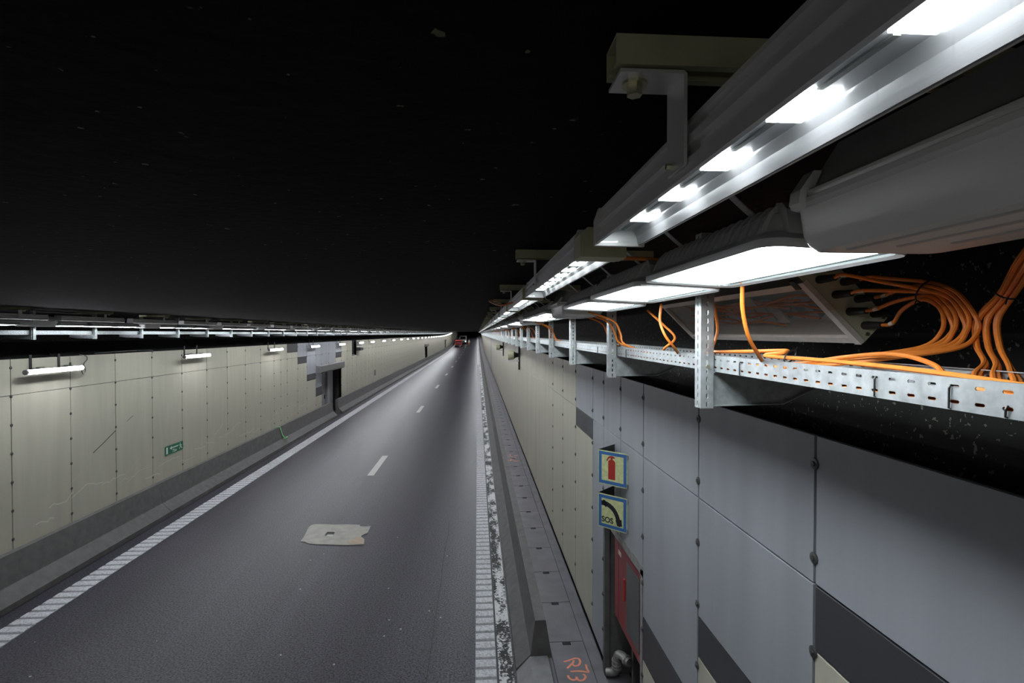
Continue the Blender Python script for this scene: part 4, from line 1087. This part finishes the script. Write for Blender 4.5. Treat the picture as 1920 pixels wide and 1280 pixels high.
# top surface as a fan of quads around the hole
cx = sum(p[0] for p in hole)/4; cy = sum(p[1] for p in hole)/4
mb = MB(); n = len(P2); inner = []
hs = []
for p in P2:
    a = math.atan2(p[1]-cy, p[0]-cx); best = None
    dx, dy = math.cos(a), math.sin(a); tmin = 9
    for i in range(4):
        x1_, y1_ = hole[i]; x2_, y2_ = hole[(i+1)%4]; ex, ey = x2_-x1_, y2_-y1_; den = dx*ey-dy*ex
        if abs(den) < 1e-9: continue
        t_ = ((x1_-cx)*ey-(y1_-cy)*ex)/den; s_ = ((x1_-cx)*dy-(y1_-cy)*dx)/den
        if t_ > 0 and -.001 <= s_ <= 1.001: tmin = min(tmin, t_)
    inner.append((cx+dx*tmin, cy+dy*tmin))
vs = [(p[0], p[1], .012) for p in P2]+[(p[0], p[1], .016) for p in inner]+[(p[0], p[1], .0015) for p in P2]+[(p[0], p[1], .0025) for p in inner]
fs = []
for i in range(n):
    j = (i+1)%n; fs += [(i, j, n+j, n+i), (i, 2*n+i, 2*n+j, j), (n+i, n+j, 3*n+j, 3*n+i)]
mb.add(vs, fs); mb.build('mortar', 'patch', mp_)
mb = MB(); mb.extr(hole, 'z', .0012, .0022); mb.build('hole_bottom', 'black_metal', mp_)
cxh = (hole[0][0]+hole[1][0])/2; mb = MB(); mb.extr([(hole[0][0]+.04, hole[0][1]+.015), (hole[1][0]-.02, hole[1][1]+.015), (hole[1][0]-.02, hole[1][1]+.09), (hole[0][0]+.04, hole[0][1]+.09)], 'z', .0022, .006); mb.build('hole_cover', 'dash', mp_)
tn = [road_pt(*p) for p in ((681, 1014), (680, 1022.6), (655, 1023.6), (648, 1019), (668, 1009), (675, 1009.2))]
mb = MB(); mb.extr(tn, 'z', .0135, .0165); mb.build('tan_corner', 'patch_tan', mp_)

# ---- far vehicles and worker
def wheel(t, x, y, r, z):
    w_ = MB().tube([(x-.11, y, z+r), (x+.11, y, z+r)], r, 16).build('wheel', 'rubber', t, smooth=True); MB().tube([(x-.115, y, z+r), (x+.115, y, z+r)], r*.5, 10).build('hub', 'grille', w_)
def truck(x, y):
    z = g(y+2)+.0
    t = thing('pickup_truck', 'red flatbed pickup truck stopped far down the tunnel, seen from behind', 'truck', (x, y, z))
    MB().box(x-.9, x+.9, y, y+4.6, z+.45, z+.7).build('chassis', 'black_metal', t)
    MB().box(x-.98, x+.98, y+.02, y+.08, z+.68, z+1.22).build('tailgate', 'truck_red', t)
    for s in (-1, 1):
        MB().box(x+s*.95-.03, x+s*.95+.03, y+.08, y+2.7, z+.68, z+1.22).build('bed_side', 'truck_red', t)
        MB().box(x+s*.8-.12, x+s*.8+.12, y-.02, y+.02, z+.55, z+.68).build('tail_lamp', 'tail', t)
    MB().box(x-.95, x+.95, y+.08, y+2.7, z+.66, z+.72).build('bed_floor', 'truck_red', t)
    cb_ = MB(); cb_.extr([(y+2.75, z+.6), (y+4.9, z+.6), (y+4.9, z+1.1), (y+4.3, z+1.2), (y+3.9, z+1.85), (y+2.9, z+1.9), (y+2.75, z+1.8)], 'x', x-.9, x+.9); cab = cb_.build('cab', 'truck_red', t)
    MB().box(x-.72, x+.72, y+2.73, y+2.76, z+1.3, z+1.75).build('rear_window', 'screen', cab)
    MB().box(x-.85, x+.85, y+.6, y+1.0, z+1.75, z+1.85).build('light_bar', 'tail', t)
    for s in (-1, 1): MB().box(x+s*.8-.03, x+s*.8+.03, y+.75, y+.83, z+.7, z+1.76).build('rack_post', 'truck_red', t)
    for s in (-1, 1):
        for yy_ in (1.0, 4.1): wheel(t, x+s*.85, y+yy_, .36, z)
truck(-5.1, 143)
def van(x, y):
    z = g(y)
    t = thing('white_van', 'white van facing the camera behind the red pickup', 'van', (x, y, z))
    mb = MB(); mb.extr([(y, z+.35), (y+5.2, z+.35), (y+5.2, z+2.5), (y+1.3, z+2.5), (y+.75, z+1.45), (y+.05, z+1.15)], 'x', x-.98, x+.98); b = mb.build('body', 'van_white', t)
    mb = MB(); mb.add([(x-.86, y+.78, z+1.5), (x+.86, y+.78, z+1.5), (x+.78, y+1.2, z+2.32), (x-.78, y+1.2, z+2.32), (x-.86, y+.76, z+1.51), (x+.86, y+.76, z+1.51), (x+.78, y+1.18, z+2.33), (x-.78, y+1.18, z+2.33)], [(0,1,2,3),(4,5,6,7),(0,1,5,4),(1,2,6,5),(2,3,7,6),(3,0,4,7)]); mb.build('windscreen', 'screen', b)
    MB().box(x-.6, x+.6, y-.01, y+.05, z+.65, z+.95).build('grille', 'black_metal', b)
    MB().box(x-.99, x+.99, y-.06, y+.1, z+.35, z+.58).build('bumper', 'black_metal', t)
    for s in (-1, 1): MB().box(x+s*.8-.13, x+s*.8+.13, y-.02, y+.05, z+.75, z+.95).build('headlamp', 'head', t)
    for s in (-1, 1):
        for yy_ in (1.0, 4.2): wheel(t, x+s*.88, y+yy_, .34, z)
van(-4.35, 160)
def person(x, y):
    z = g(y)
    me = bpy.data.meshes.new('person')
    J = dict(pel=(0, 0, .95), ch=(0, .02, 1.3), nk=(0, .02, 1.5), hd=(0, 0, 1.66), tp=(0, 0, 1.76), ls=(-.19, .02, 1.44), le=(-.25, .04, 1.17), lw=(-.24, -.08, .95), lh=(-.24, -.12, .87), rs=(.19, .02, 1.44), re=(.26, .04, 1.17), rw=(.25, -.05, .94), rh=(.25, -.09, .86), lp=(-.1, 0, .9), lk=(-.11, -.03, .5), la=(-.12, .02, .09), lt=(-.13, -.14, .04), rp=(.1, 0, .9), rk=(.12, .04, .5), ra=(.13, .1, .09), rt=(.14, -.06, .04))
    rad = dict(pel=.155, ch=.165, nk=.06, hd=.105, tp=.08, ls=.075, le=.055, lw=.04, lh=.045, rs=.075, re=.055, rw=.04, rh=.045, lp=.1, lk=.07, la=.05, lt=.045, rp=.1, rk=.07, ra=.05, rt=.045)
    E = [('pel','ch'),('ch','nk'),('nk','hd'),('hd','tp'),('ch','ls'),('ls','le'),('le','lw'),('lw','lh'),('ch','rs'),('rs','re'),('re','rw'),('rw','rh'),('pel','lp'),('lp','lk'),('lk','la'),('la','lt'),('pel','rp'),('rp','rk'),('rk','ra'),('ra','rt')]
    ks = list(J); me.from_pydata([J[k] for k in ks], [(ks.index(a), ks.index(b)) for a, b in E], [])
    o = bpy.data.objects.new('person', me); C.objects.link(o)
    o.modifiers.new('skin', 'SKIN'); ss = o.modifiers.new('sub', 'SUBSURF'); ss.levels = 1; ss.render_levels = 1
    for i, k in enumerate(ks): me.skin_vertices[0].data[i].radius = (rad[k], rad[k])
    me.skin_vertices[0].data[0].use_root = True
    dg = bpy.context.evaluated_depsgraph_get(); dg.update()
    m2 = bpy.data.meshes.new_from_object(o.evaluated_get(dg)); o.modifiers.clear(); o.data = m2
    m2.materials.clear()
    for k in ('cloth', 'hivis', 'skin', 'rubber'): m2.materials.append(M[k])
    for p in m2.polygons:
        c = p.center; p.use_smooth = True
        p.material_index = 3 if c.z < .13 else 1 if c.z < 1.0 and abs(c.x) < .21 else 2 if c.z > 1.52 or (abs(c.x) > .2 and c.z < .93) else 0
    o.location = (x, y, z); tag(o, 'distant worker in white jacket and orange trousers standing on the road', 'person')
    hm = MB().loft([[(.115*f*math.cos(2*math.pi*i/12), .13*f*math.sin(2*math.pi*i/12), zz) for i in range(12)] for f, zz in ((1.15, 1.68), (1, 1.69), (.95, 1.75), (.6, 1.81), (.2, 1.825))]).build('helmet', 'hair', None); hm.parent = o
person(-2.35, 150)
